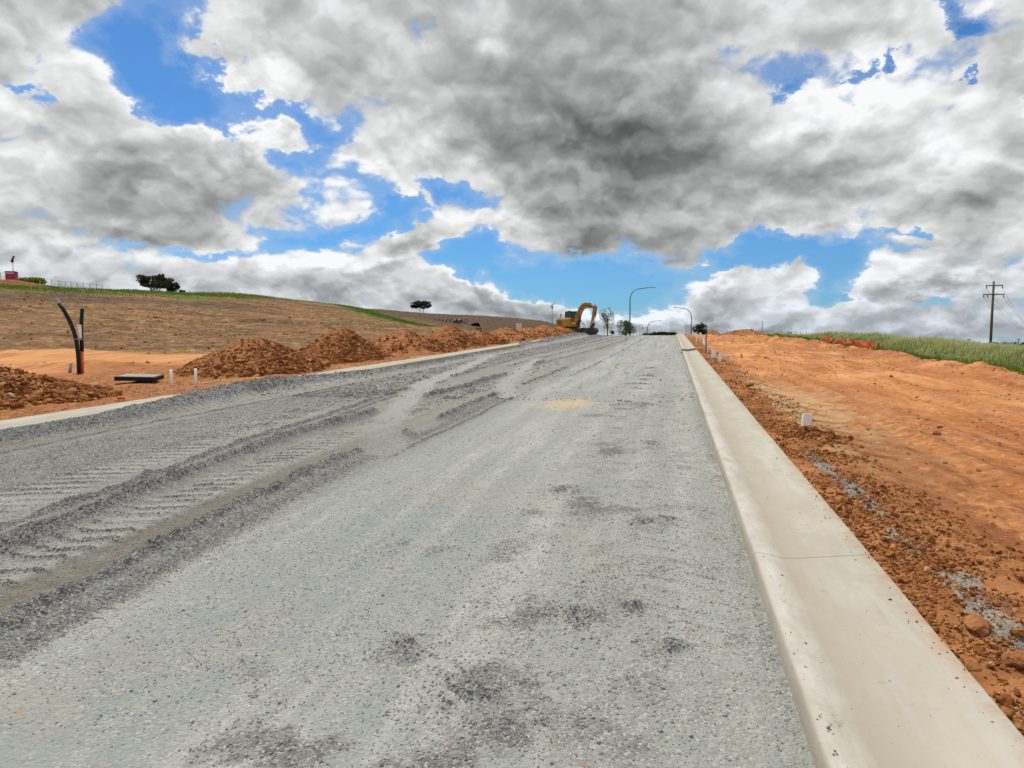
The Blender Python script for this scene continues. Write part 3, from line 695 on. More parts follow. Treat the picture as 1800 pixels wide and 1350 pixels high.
def sub(name, sel):
    F2 = Fq[sel]; used, inv = np.unique(F2, return_inverse=True)
    o = link(name, npmesh(name, V[used], inv.reshape(-1, 4), True, {k: a.reshape(-1)[used] for k, a in A_.items()}), M['ground'])
    o['kind'] = 'structure'; return o
sub('ground', ~hm); sub('hillside', hm)

# ------------------------------------------------------------------ kerbs, cast in sections
def kerb(name, prof, ys, gaps, flag, wob, label, parent_name='kerb'):
    root = empty('kerb'); root['kind'] = 'structure'
    for i in range(len(ys)-1):
        if (i in gaps): continue
        a, b = ys[i], ys[i+1]; g = flag.get(i, .0015)
        a += g; b -= g
        n = max(2, int((b-a)/.12)) if a < 22 else max(2, int((b-a)/.8)); yy = np.linspace(a, b, n+1)
        px_ = np.array([q[0] for q in prof]); pz_ = np.array([q[1] for q in prof])
        Xk, Yk = np.meshgrid(px_, yy); Zk = np.tile(pz_, (len(yy), 1)) + road_z(Yk)
        dx = .006*fbm(Yk, Yk*0, .35, 3, .5, wob); up = (pz_ > .05)[None, :]
        Xk = Xk + dx; Zk = Zk + up*(.0025*fbm(Xk, Yk, 2.5, 3, .5, wob+1))
        # slightly rounded arrises at each joint
        Zk[0] -= .003*up[0]; Zk[-1] -= .003*up[0]
        Vk = np.stack([Xk, Yk, Zk], -1).reshape(-1, 3); nc = len(prof)
        Fk = [tuple(f) for f in gridfaces(len(yy), nc)] + [tuple(range(nc)), tuple(range((len(yy)-1)*nc, len(yy)*nc))[::-1]]
        me = bpy.data.meshes.new('kerb_section'); me.from_pydata([tuple(q) for q in Vk], [], Fk); me.update()
        s = abs(prof[-1][0]-prof[0][0]); rel = np.abs(Xk-prof[0][0])/s
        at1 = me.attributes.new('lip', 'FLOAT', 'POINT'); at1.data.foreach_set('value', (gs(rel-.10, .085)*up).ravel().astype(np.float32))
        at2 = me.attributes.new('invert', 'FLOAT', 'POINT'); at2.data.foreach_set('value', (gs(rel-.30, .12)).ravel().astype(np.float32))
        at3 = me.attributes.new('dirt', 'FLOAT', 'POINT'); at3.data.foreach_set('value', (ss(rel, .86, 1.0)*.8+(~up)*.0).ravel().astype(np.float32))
        import bmesh
        bm = bmesh.new(); bm.from_mesh(me); bmesh.ops.recalc_face_normals(bm, faces=bm.faces); bm.to_mesh(me); bm.free()
        me.polygons.foreach_set('use_smooth', [True]*len(me.polygons))
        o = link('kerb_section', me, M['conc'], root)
        try: me.set_sharp_from_angle(angle=R_(38))
        except Exception: pass
    return root
prof = [(.520, -.12), (.521, .03), (.523, .108), (.527, .122), (.533, .130), (.545, .134), (.575, .131), (.64, .118), (.700, .106), (.78, .112), (.95, .132), (1.10, .150), (1.185, .160), (1.203, .157), (1.212, .146), (1.214, .10), (1.214, -.12)]
ysR = [-1.4, 1.55, 4.66, 7.75, 10.9, 14.0, 17.1, 20.3, 23.4, 26.6, 29.8, 34.6, 37.0, 42, 48, 54, 61, 68, 76, 84, 94, 106, 120]
kerb('kerb', prof, ysR, {11}, {1: .0035, 2: .003, 10: .004}, 120, '')
profL = [(-(x+8.742), z) for x, z in [(a, b) for a, b in prof]]
profL = [(-9.26-(x-.52), z) for x, z in prof]
kerb('kerb', profL, [-3, 0, 4.2, 8.4, 12.6, 16.8, 21.0, 25.2, 29.4, 34.2, 39, 45, 51, 58, 66, 75, 85, 97, 110], {}, {3: .004}, 130, '')

# ------------------------------------------------------------------ scattered stones and clods (geometry-node instances on real points)
def gn_rocks(name, P, scale, tint, mat, parent=None, flat=.75, seed=1, rough=.28):
    n = len(P); me = bpy.data.meshes.new(name); me.vertices.add(n); me.vertices.foreach_set('co', np.asarray(P, np.float32).ravel())
    r = np.random.default_rng(seed)
    for nm, a in (('scl', scale), ('tint', tint)):
        q = me.attributes.new(nm, 'FLOAT', 'POINT'); q.data.foreach_set('value', np.asarray(a, np.float32))
    q = me.attributes.new('rot', 'FLOAT_VECTOR', 'POINT'); rv = np.stack([r.normal(0, .45, n), r.normal(0, .45, n), r.uniform(0, 6.28, n)], -1).astype(np.float32); q.data.foreach_set('vector', rv.ravel())
    o = link(name, me, mat, parent)
    g = bpy.data.node_groups.new(name+'_nodes', 'GeometryNodeTree')
    g.interface.new_socket('Geometry', in_out='INPUT', socket_type='NodeSocketGeometry'); g.interface.new_socket('Geometry', in_out='OUTPUT', socket_type='NodeSocketGeometry')
    nd = g.nodes; L = g.links; gi = nd.new('NodeGroupInput'); go = nd.new('NodeGroupOutput'); join = nd.new('GeometryNodeGeometryToInstance')
    for k in range(5):
        ico = nd.new('GeometryNodeMeshIcoSphere'); ico.inputs['Radius'].default_value = .5; ico.inputs['Subdivisions'].default_value = 2
        nz = nd.new('ShaderNodeTexNoise'); nz.noise_dimensions = '4D'; nz.inputs['Scale'].default_value = 1.6; nz.inputs['Detail'].default_value = 2; nz.inputs['W'].default_value = k*7.3+seed
        sb = nd.new('ShaderNodeVectorMath'); sb.operation = 'SUBTRACT'; sb.inputs[1].default_value = (.5, .5, .5)
        sc = nd.new('ShaderNodeVectorMath'); sc.operation = 'SCALE'; sc.inputs['Scale'].default_value = rough*4
        sp = nd.new('GeometryNodeSetPosition'); sm = nd.new('GeometryNodeSetMaterial'); sm.inputs['Material'].default_value = mat
        L.new(nz.outputs['Color'], sb.inputs[0]); L.new(sb.outputs[0], sc.inputs[0]); L.new(ico.outputs[0], sp.inputs[0]); L.new(sc.outputs[0], sp.inputs['Offset'])
        ss_ = nd.new('GeometryNodeSetShadeSmooth'); ss_.inputs['Shade Smooth'].default_value = False
        L.new(sp.outputs[0], ss_.inputs[0]); L.new(ss_.outputs[0], sm.inputs[0])
        tf = nd.new('GeometryNodeTransform'); tf.inputs['Scale'].default_value = (1.0, .72+.06*k, flat-.04*k); L.new(sm.outputs[0], tf.inputs[0])
        L.new(tf.outputs[0], join.inputs[0])
    iop = nd.new('GeometryNodeInstanceOnPoints'); iop.inputs['Pick Instance'].default_value = True
    L.new(gi.outputs[0], iop.inputs['Points']); L.new(join.outputs[0], iop.inputs['Instance'])
    a1 = nd.new('GeometryNodeInputNamedAttribute'); a1.data_type = 'FLOAT_VECTOR'; a1.inputs[0].default_value = 'rot'
    a2 = nd.new('GeometryNodeInputNamedAttribute'); a2.data_type = 'FLOAT'; a2.inputs[0].default_value = 'scl'
    L.new(a1.outputs[0], iop.inputs['Rotation']); L.new(a2.outputs[0], iop.inputs['Scale'])
    L.new(iop.outputs[0], go.inputs[0])
    md = o.modifiers.new('scatter', 'NODES'); md.node_group = g
    o['kind'] = 'stuff'
    return o
def inview(x, y, z, m=60):
    P = np.stack([x, y, z-CAMH], -1); d = P @ _fw; px = 900+1250*(P @ _rt)/np.maximum(d, .1); py = 675-1250*(P @ _up)/np.maximum(d, .1)
    return (d > .5) & (px > -m-150) & (px < 1860+m) & (py < 1420+m)
# road stones: density and size follow the loose mask
def road_pts(n, y0, y1, pw, dens):
    yy = y0*(y1/y0)**rng.random(n)**pw; xx = rng.uniform(-9.9, .50, n)
    h, lo, br, pa = road_h(xx, yy); z = road_z(yy)+h
    keep = inview(xx, yy, z) & (rng.random(n) < dens(lo, br, pa, xx, yy))
    return xx[keep], yy[keep], z[keep], lo[keep]
x1, y1, z1, l1 = road_pts(1500000, 2.2, 16, 1.15, lambda l, b, p, x, y: np.clip(.06+.07*vn(x*1.4, y*1.4, 300)-.03*b+.55*np.clip(l-.10, 0, 1)**1.4, 0, 1)*ss(y, 1.5, 3.5))
s1 = np.exp(rng.normal(-5.05, .38, len(x1)))*(1+.5*l1)*(1+.02*y1)
s1 = np.clip(s1, .003, .030)
tt = np.clip(rng.normal(.66, .22, len(x1))-.36*l1, 0, 1)
print('road stones', len(x1))
gn_rocks('loose_stones', np.stack([x1, y1, z1-s1*.04], -1), s1, tt, M['stone'], seed=3)
x1, y1, z1, l1 = road_pts(260000, 14, 80, 1.6, lambda l, b, p, x, y: np.clip(.01+.7*np.clip(l-.35, 0, 1), 0, 1))
s1 = np.clip(np.exp(rng.normal(-4.2, .4, len(x1)))*(1+.03*y1), .008, .09)
print('far road stones', len(x1))
gn_rocks('windrow_stones', np.stack([x1, y1, z1+s1*.05], -1), s1, np.clip(rng.normal(.22, .2, len(x1)), 0, 1), M['stone'], seed=4)
gx = []; gy = []
for L_, w_, n_ in ((gl, .06, 1800), (gl2, .09, 1500)):
    L2 = np.array(L_); q_ = rng.integers(0, len(L2)-1, n_); t_ = rng.random(n_); c_ = L2[q_]+(L2[q_+1]-L2[q_])*t_[:, None]+rng.normal(0, w_, (n_, 2))
    kk = fbm(c_[:, 0], c_[:, 1], 3.0, 3, .6, 118) > -.1; gx.append(c_[kk, 0]); gy.append(c_[kk, 1])
gx = np.concatenate(gx); gy = np.concatenate(gy); s1 = np.clip(np.exp(rng.normal(-4.8, .35, len(gx))), .004, .02)
gn_rocks('spilt_gravel', np.stack([gx, gy, ground_z(gx, gy)+s1*.2], -1), s1, np.clip(rng.normal(.30, .22, len(gx)), 0, 1), M['stone'], seed=14)
# grit lying on the kerbs
n_ = 520; ky = 2.2*(40/2.2)**rng.random(n_); kx = np.where(rng.random(n_) < .5, 1.21-np.abs(rng.normal(0, .06, n_)), np.where(rng.random(n_) < .6, .535+np.abs(rng.normal(0, .05, n_)), rng.uniform(.55, 1.18, n_)))
kz = road_z(ky)+np.interp(kx, [q[0] for q in prof[4:13]], [q[1] for q in prof[4:13]]); s1 = np.clip(np.exp(rng.normal(-5.3, .45, n_)), .002, .016)
red = kx > 1.0
gn_rocks('kerb_grit', np.stack([kx, ky, kz+s1*.2], -1)[~red], s1[~red], np.clip(rng.normal(.65, .2, n_), 0, 1)[~red], M['stone'], seed=15)
gn_rocks('kerb_crumbs', np.stack([kx, ky, kz+s1*.2], -1)[red], s1[red], np.clip(rng.normal(.4, .2, n_), 0, 1)[red], M['clod'], seed=16)
# clods along the back of the right kerb
n = 120000; yy = 2.2*(60/2.2)**rng.random(n)**1.2; xx = 1.22+np.abs(rng.normal(0, .42, n))*(1+.015*yy); 
dn = np.clip(.15+.8*(fbm(xx, yy, 1.6, 3, .6, 200)+.15), .02, 1)*(.25+.75*(xx < 2.2))
k = (rng.random(n) < dn) & inview(xx, yy, road_z(yy)); xx, yy = xx[k], yy[k]
sc = np.clip(np.exp(rng.normal(-4.55, .62, len(xx))), .004, .085); zz = ground_z(xx, yy)
print('verge clods', len(xx))
gn_rocks('verge_clods', np.stack([xx, yy, zz+sc*.10], -1), sc, np.clip(rng.normal(.38, .22, len(xx)), 0, 1), M['clod'], seed=5)
# stones over the graded clay, the low bank and the left verge
n = 60000; yy = 3*(80/3)**rng.random(n)**1.3; xx = rng.uniform(2, 9.4, n); k = (rng.random(n) < np.clip(.10+.5*fbm(xx, yy*.4, .9, 4, .6, 201)+.8*gs(xx-8.4, .5), .01, 1)) & inview(xx, yy, road_z(yy)); xx, yy = xx[k], yy[k]
sc = np.clip(np.exp(rng.normal(-4.1, .5, len(xx)))*(1+.02*yy), .006, .16); zz = ground_z(xx, yy)
gn_rocks('clay_crumbs', np.stack([xx, yy, zz+sc*.05], -1), sc, np.clip(rng.normal(.5, .28, len(xx)), 0, 1), M['clod'], seed=6)
n = 160000; yy = 6*(60/6)**rng.random(n)**1.1; xx = -9.97-np.abs(rng.uniform(0, 9.0, n)); k = (rng.random(n) < np.clip(.30+.5*fbm(xx, yy, .8, 4, .6, 202), .02, 1)*(1-ss(-xx, 15.5, 19))) & inview(xx, yy, road_z(yy)); xx, yy = xx[k], yy[k]
sc = np.clip(np.exp(rng.normal(-4.1, .5, len(xx))), .01, .09); zz = ground_z(xx, yy)
print('left verge', len(xx))
gn_rocks('verge_stones', np.stack([xx, yy, zz+sc*.05], -1), sc, np.clip(rng.normal(.74, .22, len(xx)), 0, 1), M['clod'], seed=8)
n = 30000; yy = rng.uniform(24, 110, n); xx = rng.uniform(-80, -20, n); k = (rng.random(n) < np.clip(.1+.8*fbm(xx, yy, .25, 4, .6, 203), .01, 1)) & (track_mask(xx, yy) < .3); xx, yy = xx[k], yy[k]
sc = np.clip(np.exp(rng.normal(-2.2, .5, len(xx))), .04, .45); zz = ground_z(xx, yy)
gn_rocks('hillside_clods', np.stack([xx, yy, zz], -1), sc, np.clip(rng.normal(.12, .15, len(xx)), 0, 1), M['clod'], flat=.45, seed=9)

# ------------------------------------------------------------------ spoil piles
def pile(x, y, h, rx, ry, label, group, seed, fines=.5, big=1.0):
    root = empty('spoil_pile', (x, y, float(road_z(y))+.05))
    tag(root, label, 'dirt pile', group)
    n = 72; a = np.linspace(-1.25, 1.25, n); GX, GY = np.meshgrid(a, a)
    rad = np.hypot(GX, GY)*(1+.16*fbm(GX+seed, GY, 1.1, 3, .5, seed))
    prof_ = np.clip(1-rad, 0, 1)
    H = h*(1-np.sqrt(np.clip(rad, 0, 9)**2+.045)+.21)/1.0
    H = H + h*(.10*fbm(GX*rx, GY*ry, 1.6, 4, .6, seed+1)+.05*fbm(GX*rx, GY*ry, 5, 3, .6, seed+2))*ss(rad, 1.15, .6)
    H = np.maximum(H, -.16*h*0-.10) 
    Vp = np.stack([GX*rx, GY*ry, H], -1).reshape(-1, 3)
    Vp[:, 2] += (np.asarray(ground_z(Vp[:, 0]+x, Vp[:, 1]+y))-root.location.z)*ss(np.hypot(GX, GY), 0, 1).ravel()
    sh = GX.ravel()*0
    z_ = {k_: sh for k_ in ('grass', 'track', 'dark', 'straw', 'grey', 'hill', 'damp')}; z_['churn'] = sh+1
    me = npmesh('mound', Vp, gridfaces(n, n), True, z_); link('mound', me, M['ground'], root)
    m = int((1200 if y > 45 else 3600 if y > 30 else 8500)*rx*ry/4*big)
    u = rng.uniform(-1.12, 1.12, (m, 2)); r_ = np.hypot(u[:, 0], u[:, 1]); u = u[r_ < 1.12]; r_ = r_[r_ < 1.12]
    from_idx = lambda q: (q+1.25)/2.5*(n-1)
    i = from_idx(u[:, 1]).astype(int); j = from_idx(u[:, 0]).astype(int); zz_ = Vp[:, 2].reshape(n, n)[i, j]
    keep = (fbm(u[:, 0]*rx, u[:, 1]*ry, 1.0, 3, .6, seed+5) + rng.normal(0, .25, len(u)) > -.45+.5*fines-.4*(r_ > .6))
    u = u[keep]; zz_ = zz_[keep]; r_ = r_[keep]
    sc_ = np.clip(np.exp(rng.normal(-3.15, .55, len(u)))*(.7+.75*r_), .018, .30)*(1 if y < 40 else 1.25)
    gn_rocks('clods', np.stack([u[:, 0]*rx, u[:, 1]*ry, zz_+sc_*.08], -1), sc_, np.clip(rng.normal(.36, .2, len(u)), 0, 1), M['clod'], root, flat=.6, seed=seed)
    return root
G = 'spoil piles along the left kerb'
pile(-13.6, 11.7, .74, 2.3, 2.0, 'low smooth clay heap cut off by the left edge of the photo beside the kerb', G, 11, .9)
pile(-12.75, 20.0, 1.06, 1.95, 2.1, 'wide reddish clay pile just beyond the two white stakes', G, 12, .55)
pile(-13.0, 26.6, 1.30, 1.8, 1.9, 'tall pile of coarse broken clay, second heap beyond the white stakes', G, 13, .0, 1.4)
pile(-12.6, 32.4, 1.10, 2.3, 2.6, 'rounded clay pile, third heap beyond the white stakes, touching its neighbour', G, 14, .3)
pile(-12.5, 39.0, 1.28, 1.9, 2.6, 'peaked clay pile in front of the row of concrete pipes, left of the green cabinet', G, 15, .3)
pile(-12.2, 44.5, .92, 1.8, 2.4, 'low clay pile just below the green cabinet', G, 16, .2)
pile(-12.2, 52.5, 1.05, 2.0, 3.2, 'clay pile right of the green cabinet where the gravel heap covers the kerb', G, 17, .3)
pile(-12.1, 60.5, .98, 2.0, 3.4, 'clay pile midway between the green cabinet and the excavator', G, 18, .3)
pile(-12.0, 68.0, 1.10, 1.9, 3.0, 'orange clay pile directly left of the excavator below the solar light', G, 19, .4)
pile(-11.6, 75.0, .95, 1.9, 2.8, 'clay pile hiding the tracks of the excavator', G, 20, .3)

# ------------------------------------------------------------------ pipes, stakes and lid on the left verge
c = at(141, 656); root = empty('conduit_riser', c); tag(root, 'pair of black conduits strapped together, one bent, one with white sleeve and orange base', 'conduit')
k = c.y/22.0*1.06
dep = ((np.array(c)-np.array([0, 0, CAMH])) @ _fw); pxm = dep/1250
def loc(px, py, dd=0.0):
    return at(px, py, dep+dd)-c
R1 = 3.3*pxm
pts = [loc(139, 662, -.15), loc(138.5, 640, -.15), loc(137, 620, -.15), loc(134, 598, -.15), loc(129, 580, -.15), loc(121, 561, -.15), loc(112, 545, -.15), loc(103, 532, -.15)]
o = MB().tube(pts, R1, 14).build('bent_conduit', M['black'], root, True)
MB().tube([loc(104.5, 534, -.15), loc(98, 525.5, -.15)], [R1*1.08, R1*1.12], 14).build('end_cap', M['galv'], o)
o = MB().tube([loc(144, 618), loc(143.5, 600), loc(142.5, 575), loc(144.5, 543)], R1*.95, 14).build('upright_conduit', M['black'], root, True)
MB().tube([loc(144.5, 544), loc(144.8, 541)], R1*.9, 12).build('end_cap', M['galv'], o)
MB().tube([loc(141.5, 595), loc(140.5, 571)], R1*1.42, 14).build('sleeve', M['white_pvc'], o)
MB().tube([loc(144, 663), loc(143.2, 617)], R1*1.05, 14).build('orange_conduit', M['orange_pvc'], root, True)
MB().tube([loc(131, 596, -.2), loc(146, 597, -.2), loc(146, 597, .15), loc(131, 595, .1), loc(131, 596, -.2)], .018, 6).build('strap', M['galv'], root)
c = at(122, 655); o = MB().tube([(0, 0, -.1), (.06, .02, .34)], .055, 12).build('pipe_stub', M['galv'], None, True); o.location = c
tag(o, 'short grey pipe stub leaning beside the black conduits', 'pipe')
# pit lid
c = at(241, 672); root = empty('pit_lid', c+Vector((0, .1, .13)), R_(8)); tag(root, 'flat square pit lid with a black rim and pale top lying on the left verge', 'pit lid')
root.rotation_euler = (R_(3), R_(1.5), R_(22))
MB().box((0, 0, -.01), (1.0, .78, .11)).build('rim', M['black'], root, bevel=.012)
MB().box((0, 0, .046), (.90, .68, .014)).build('cover', M['lid'], root, bevel=.004)
for px, py, hh, lab in ((302, 679, .43, 'white plastic stake nearest the pit lid'), (344, 679, .43, 'white plastic stake at the foot of the wide clay pile')):
    c = at(px, py); o = MB().tube([(0, 0, -.1), (.005, 0, hh)], .032, 10).build('marker_stake', M['white_pvc'], None, True); o.location = c; o.rotation_euler = (R_(2), R_(-1 if px < 320 else 2), 0)
    tag(o, lab, 'stake', 'white stakes on the left verge')
c = at(211, 704); mb = MB()
for i in range(7):
    a = random.uniform(0, 6.28); q = Matrix.Rotation(a, 3, 'Z') @ Matrix.Rotation(random.uniform(-.6, .6), 3, 'X')
    mb.box((random.uniform(-.09, .09), random.uniform(-.05, .05), .03+random.uniform(0, .04)), (.13, .05, .006), q)
o = mb.build('plastic_scrap', M['orange_net']); o.location = c; tag(o, 'crumpled scrap of bright orange plastic lying by the left kerb', 'scrap')
# green cabinet and pale box
c = at(842, 585, 62); g = onland(c.x, c.y); root = empty('service_cabinet', g, R_(12)); tag(root, 'small green service cabinet with pale top behind the clay piles', 'cabinet')
hz_ = at(842, 575.5, 62).z-g.z
MB().box((0, 0, hz_/2-.02), (.48, .42, hz_-.04)).build('body', M['green'], root, bevel=.01)
MB().box((0, 0, hz_-.01), (.54, .48, .06)).build('lid', M['lid'], root, bevel=.01)
c = at(912, 573, 120); g = onland(c.x, c.y); root = empty('water_tank', (g.x, g.y, c.z-.2)); tag(root, 'tiny pale box on the far hillside left of the solar light', 'box')
MB().box((0, 0, -.75), (.8, .6, 2.7)).build('box_body', M['palesign'], root, bevel=.03); MB().box((0, 0, .62), (.86, .66, .05)).build('box_top', M['white_pvc'], root)

# ------------------------------------------------------------------ row of concrete pipes on the far terrace
names = ['leftmost concrete pipe of the row on the far terrace, lying on its own', 'second concrete pipe from the left of the row, pale faced', 'third concrete pipe from the left of the far row', 'fourth concrete pipe from the left of the far row', 'fifth concrete pipe from the left, near the middle of the far row',
 'sixth concrete pipe from the left, near the middle of the far row', 'seventh concrete pipe from the left of the far row', 'third concrete pipe from the right of the far row', 'second concrete pipe from the right of the row, pale faced', 'rightmost concrete pipe of the row on the far terrace']
def annulus(r0, r1, L, n=18):
    mb = MB(); V = []; F_ = []
    for r, yv in ((r1, 0), (r1, L), (r0, L), (r0, 0)):
        for i in range(n): V.append((r*math.cos(2*math.pi*i/n), yv, r*math.sin(2*math.pi*i/n)))
    for q in range(4):
        for i in range(n): F_.append((q*n+i, q*n+(i+1) % n, ((q+1) % 4)*n+(i+1) % n, ((q+1) % 4)*n+i))
    return mb.add(V, F_)
pm = annulus(.36, .47, 2.2).mesh('concrete_pipe', False); pm.materials.append(M['concpipe'])
for i, px in enumerate((745.5, 754, 765, 773, 779.5, 787, 794, 803, 811, 818.5)):
    p = at(px, 564.2, 170); g = onland(p.x, p.y)
    o = bpy.data.objects.new('concrete_pipe', pm); COL.objects.link(o); o.location = (p.x, p.y, p.z+.0); o.rotation_euler = (0, 0, R_(14+random.uniform(-7, 7)) if i not in (1, 8) else R_(60))
    tag(o, names[i], 'pipe', 'concrete pipes in a row below the far bank')
# the shelf they lie on
shelf = MB(); a = at(730, 568, 171); b2 = at(835, 568, 171)
V_ = []
for i in range(41):
    t_ = i/40; p = a.lerp(b2, t_); 
    for (dy, dz_) in ((-11, -3.0), (-2.5, -.25), (0, .06), (3.5, .10), (9, -2.6)): V_.append((p.x, p.y+dy, p.z+dz_+.12*float(fbm(np.array([p.x]), np.array([p.y+dy]), .6, 3, .5, 400)[0])))
me = npmesh('earth_shelf', V_, gridfaces(41, 5), True, {k_: [1.0 if k_ in ('dark', 'hill') else 0.0]*205 for k_ in ('grass', 'track', 'dark', 'straw', 'grey', 'hill', 'churn', 'damp')})
o = link('earth_shelf', me, M['ground']); tag(o, kind='structure')

# ------------------------------------------------------------------ foliage
def leafcloud(name, blobs, n, size, mat, parent, seed=1, droop=0.0, thr=0.0):
    r = np.random.default_rng(seed); B_ = np.array(blobs, float); w = (B_[:, 3]*B_[:, 4]*B_[:, 5])**.66; w /= w.sum()
    idx = r.choice(len(B_), n, p=w); u = r.normal(size=(n, 3)); u /= np.linalg.norm(u, axis=1)[:, None]; rad = r.random(n)**.42
    C_ = B_[idx, :3] + u*rad[:, None]*B_[idx, 3:6]
    nz = fbm(C_[:, 0]*1.0+C_[:, 1]*.7, C_[:, 2]*1.0-C_[:, 1]*.5, 1.5/max(.3, B_[:, 3].mean()), 3, .6, seed)
    C_ = C_[nz > thr-.3]; n = len(C_)
    a = r.normal(size=(n, 3)); a /= np.linalg.norm(a, axis=1)[:, None]; b_ = np.cross(a, r.normal(size=(n, 3))); b_ /= np.linalg.norm(b_, axis=1)[:, None]
    s = size*r.uniform(.6, 1.4, n)[:, None]
    V = np.stack([C_-a*s, C_-b_*s*.45, C_+a*s, C_+b_*s*.45], 1).reshape(-1, 3)
    me = npmesh(name, V, np.arange(4*n).reshape(-1, 4), False)
    return link(name, me, mat, parent)
def tree(px, pyb, depth, w, h, kind, label, seed, group=None, loft=0.0, leaves=5000, nb=9, name='gum_tree', lsize=.16, trunks=2, crown0=.35, stakes=False, mat='gum'):
    r = random.Random(seed); p = at(px, pyb, depth); g_ = float(ground_z(np.array([p.x]), np.array([p.y]))[0]); dz_ = max(0, p.z-g_); p.z -= dz_; crown0 = (crown0*h+dz_)/(h+dz_); h0 = h; h = h+dz_; root = empty(name, p); tag(root, label, 'tree' if name != 'shrub' else 'shrub', group)
    bl = []
    for i in range(nb):
        a = r.uniform(0, 6.28); rr = math.sqrt(r.random())*w*.36; zc = h*(crown0+(1-crown0)*(.25+.6*r.random())*(1-.35*(rr/(w*.5))**2))
        bl.append((rr*math.cos(a), rr*math.sin(a)*.8, zc, w*r.uniform(.13, .24)*(9/max(9, nb))**.45*(1.2 if name == 'sapling' else 1), w*r.uniform(.13, .22)*(9/max(9, nb))**.45, h0*r.uniform(.12, .22)*(9/max(9, nb))**.4*(1.7 if name == 'sapling' else 1)))
    leafcloud('crown', bl, leaves, lsize, M[mat], root, seed)
    mb = MB()
    for t_ in range(trunks):
        bx_ = (t_-(trunks-1)/2)*w*.10; lean = r.uniform(-.12, .12)*w
        top = (bx_+lean, 0, h*.72); r0 = max(.02, h0*.022)
        mb.tube([(bx_, 0, -h*.12), (bx_+lean*.3, 0, h*.25), top], [r0*1.3, r0, r0*.4], 7)
        for q in range(len(bl)//trunks):
            b_ = bl[(q*trunks+t_) % len(bl)]; s0 = Vector((bx_, 0, 0)).lerp(Vector(top), r.uniform(.35, .85))
            mb.tube([s0, s0.lerp(Vector(b_[:3]), .5)+Vector((0, 0, .04*h)), Vector(b_[:3])], [r0*.5, r0*.3, r0*.12], 5)
    mb.build('trunk', M['bark'], root)
    if stakes:
        for sx in (-.45, .45): MB().bar((sx, 0, -.3), (sx, 0, 1.35), .05).build('support_stake', M['pegwood'], root)
    return root
tree(274, 520, 150, 9.2, 5.0, 'gum', 'large dark gum tree with spreading crown on the left ridge', 31, leaves=11000, nb=44, trunks=3, lsize=.17, crown0=.22)
tree(304, 521, 152, 3.4, 3.4, 'gum', 'shorter dark tree tucked against the right side of the large ridge tree', 32, leaves=3600, nb=20, crown0=.05, trunks=1)
tree(322, 522, 156, 1.9, 1.7, 'gum', 'smallest tree, right end of the group on the left ridge', 33, leaves=1100, nb=4, crown0=.1, trunks=1, lsize=.13)
tree(741, 547, 215, 8.2, 3.5, 'gum', 'broad dark tree alone on the far hill above the concrete pipes', 34, leaves=8000, nb=34, trunks=2, lsize=.2, crown0=.05, mat='darkleaf')
tree(1068, 590, 92, 2.1, 3.4, 's', 'thin sparse sapling right of the excavator bucket', 35, name='sapling', leaves=900, nb=12, lsize=.085, trunks=1, crown0=.25, stakes=True, mat='sapling')
tree(1100, 592, 100, 2.9, 2.5, 's', 'dense bushy young tree at the foot of the tall lamp', 36, name='sapling', leaves=3400, nb=16, lsize=.09, trunks=1, crown0=.02, mat='sapling')
tree(1077, 589, 96, 1.3, .75, 's', 'low dark bush between the two young trees at the crest', 37, name='shrub', leaves=900, nb=5, lsize=.07, trunks=1, crown0=.0, mat='darkleaf')
tree(1232, 592, 88, 2.2, 1.75, 's', 'bushy young tree beside the right kerb at the crest', 38, name='sapling', leaves=2600, nb=14, lsize=.085, trunks=1, crown0=.05, mat='gum', stakes=True)
p = at(54, 499, 100); root = empty('ridge_shrub', p); tag(root, 'rounded olive clump of long grass on the red bank by the pink cabin', 'shrub')
leafcloud('foliage', [(x_, 0, .35-.02*x_*x_, 1.1, 1.0, .55) for x_ in (-1.2, -.4, .4, 1.2)], 4500, .13, M['sapling'] if 0 else M['grass'], root, 39)
MB().tube([(0, 0, -.6), (0, 0, .3)], .04, 5).build('stem', M['bark'], root)
# dark hedge over the crest
for i, (px, w_, h_, lab) in enumerate(((1140, 1.9, .55, 'small dark bush at the left end of the dark hedge beyond the crest'), (1158, 2.6, 1.0, 'dark hedge mass peeking over the crest, left half'), (1174, 3.0, .95, 'dark hedge mass peeking over the crest, right half'))):
    p = at(px, 590, 125); root = empty('shrub', p); tag(root, lab, 'hedge', 'dark hedge beyond the crest of the road')
    leafcloud('foliage', [(x_*w_*.2, 0, h_*.3, w_*.22, .6, h_*.42) for x_ in (-1.8, -1, 0, 1, 1.8)], 2200, .10, M['darkleaf'], root, 60+i)
    leafcloud('lower_foliage', [(x_*w_*.2, 0, -.9, w_*.22, .7, 1.0) for x_ in (-1.8, -1, 0, 1, 1.8)], 2500, .12, M['darkleaf'], root, 80+i)
    MB().tube([(0, 0, -1.8), (0, 0, .3)], .06, 5).build('stem', M['bark'], root)
# far trees on the right horizon
for i, (px, py, d_, w_, h_) in enumerate(((1682, 617, 420, 12, 5), (1713, 617, 400, 15, 6.5), (1729, 617, 380, 10, 4.5), (1752, 617, 360, 14, 5), (1768, 617, 350, 9, 3.8), (1783, 619, 340, 14, 5.5), (1797, 619, 300, 6, 5))):
    tree(px, py, d_, w_, h_, 'f', ['far dark tree, leftmost on the right-hand horizon', 'far rounded tree left of the power pole', 'low far tree just left of the power pole', 'far tree just right of the power pole', 'small far tree between two larger ones right of the pole', 'broad far tree near the right edge', 'far tree cut by the right edge of the photo'][i], 70+i, 'far trees on the right horizon', name='far_tree', leaves=1600, nb=8, lsize=.35, crown0=-.05, trunks=1, mat='darkleaf')

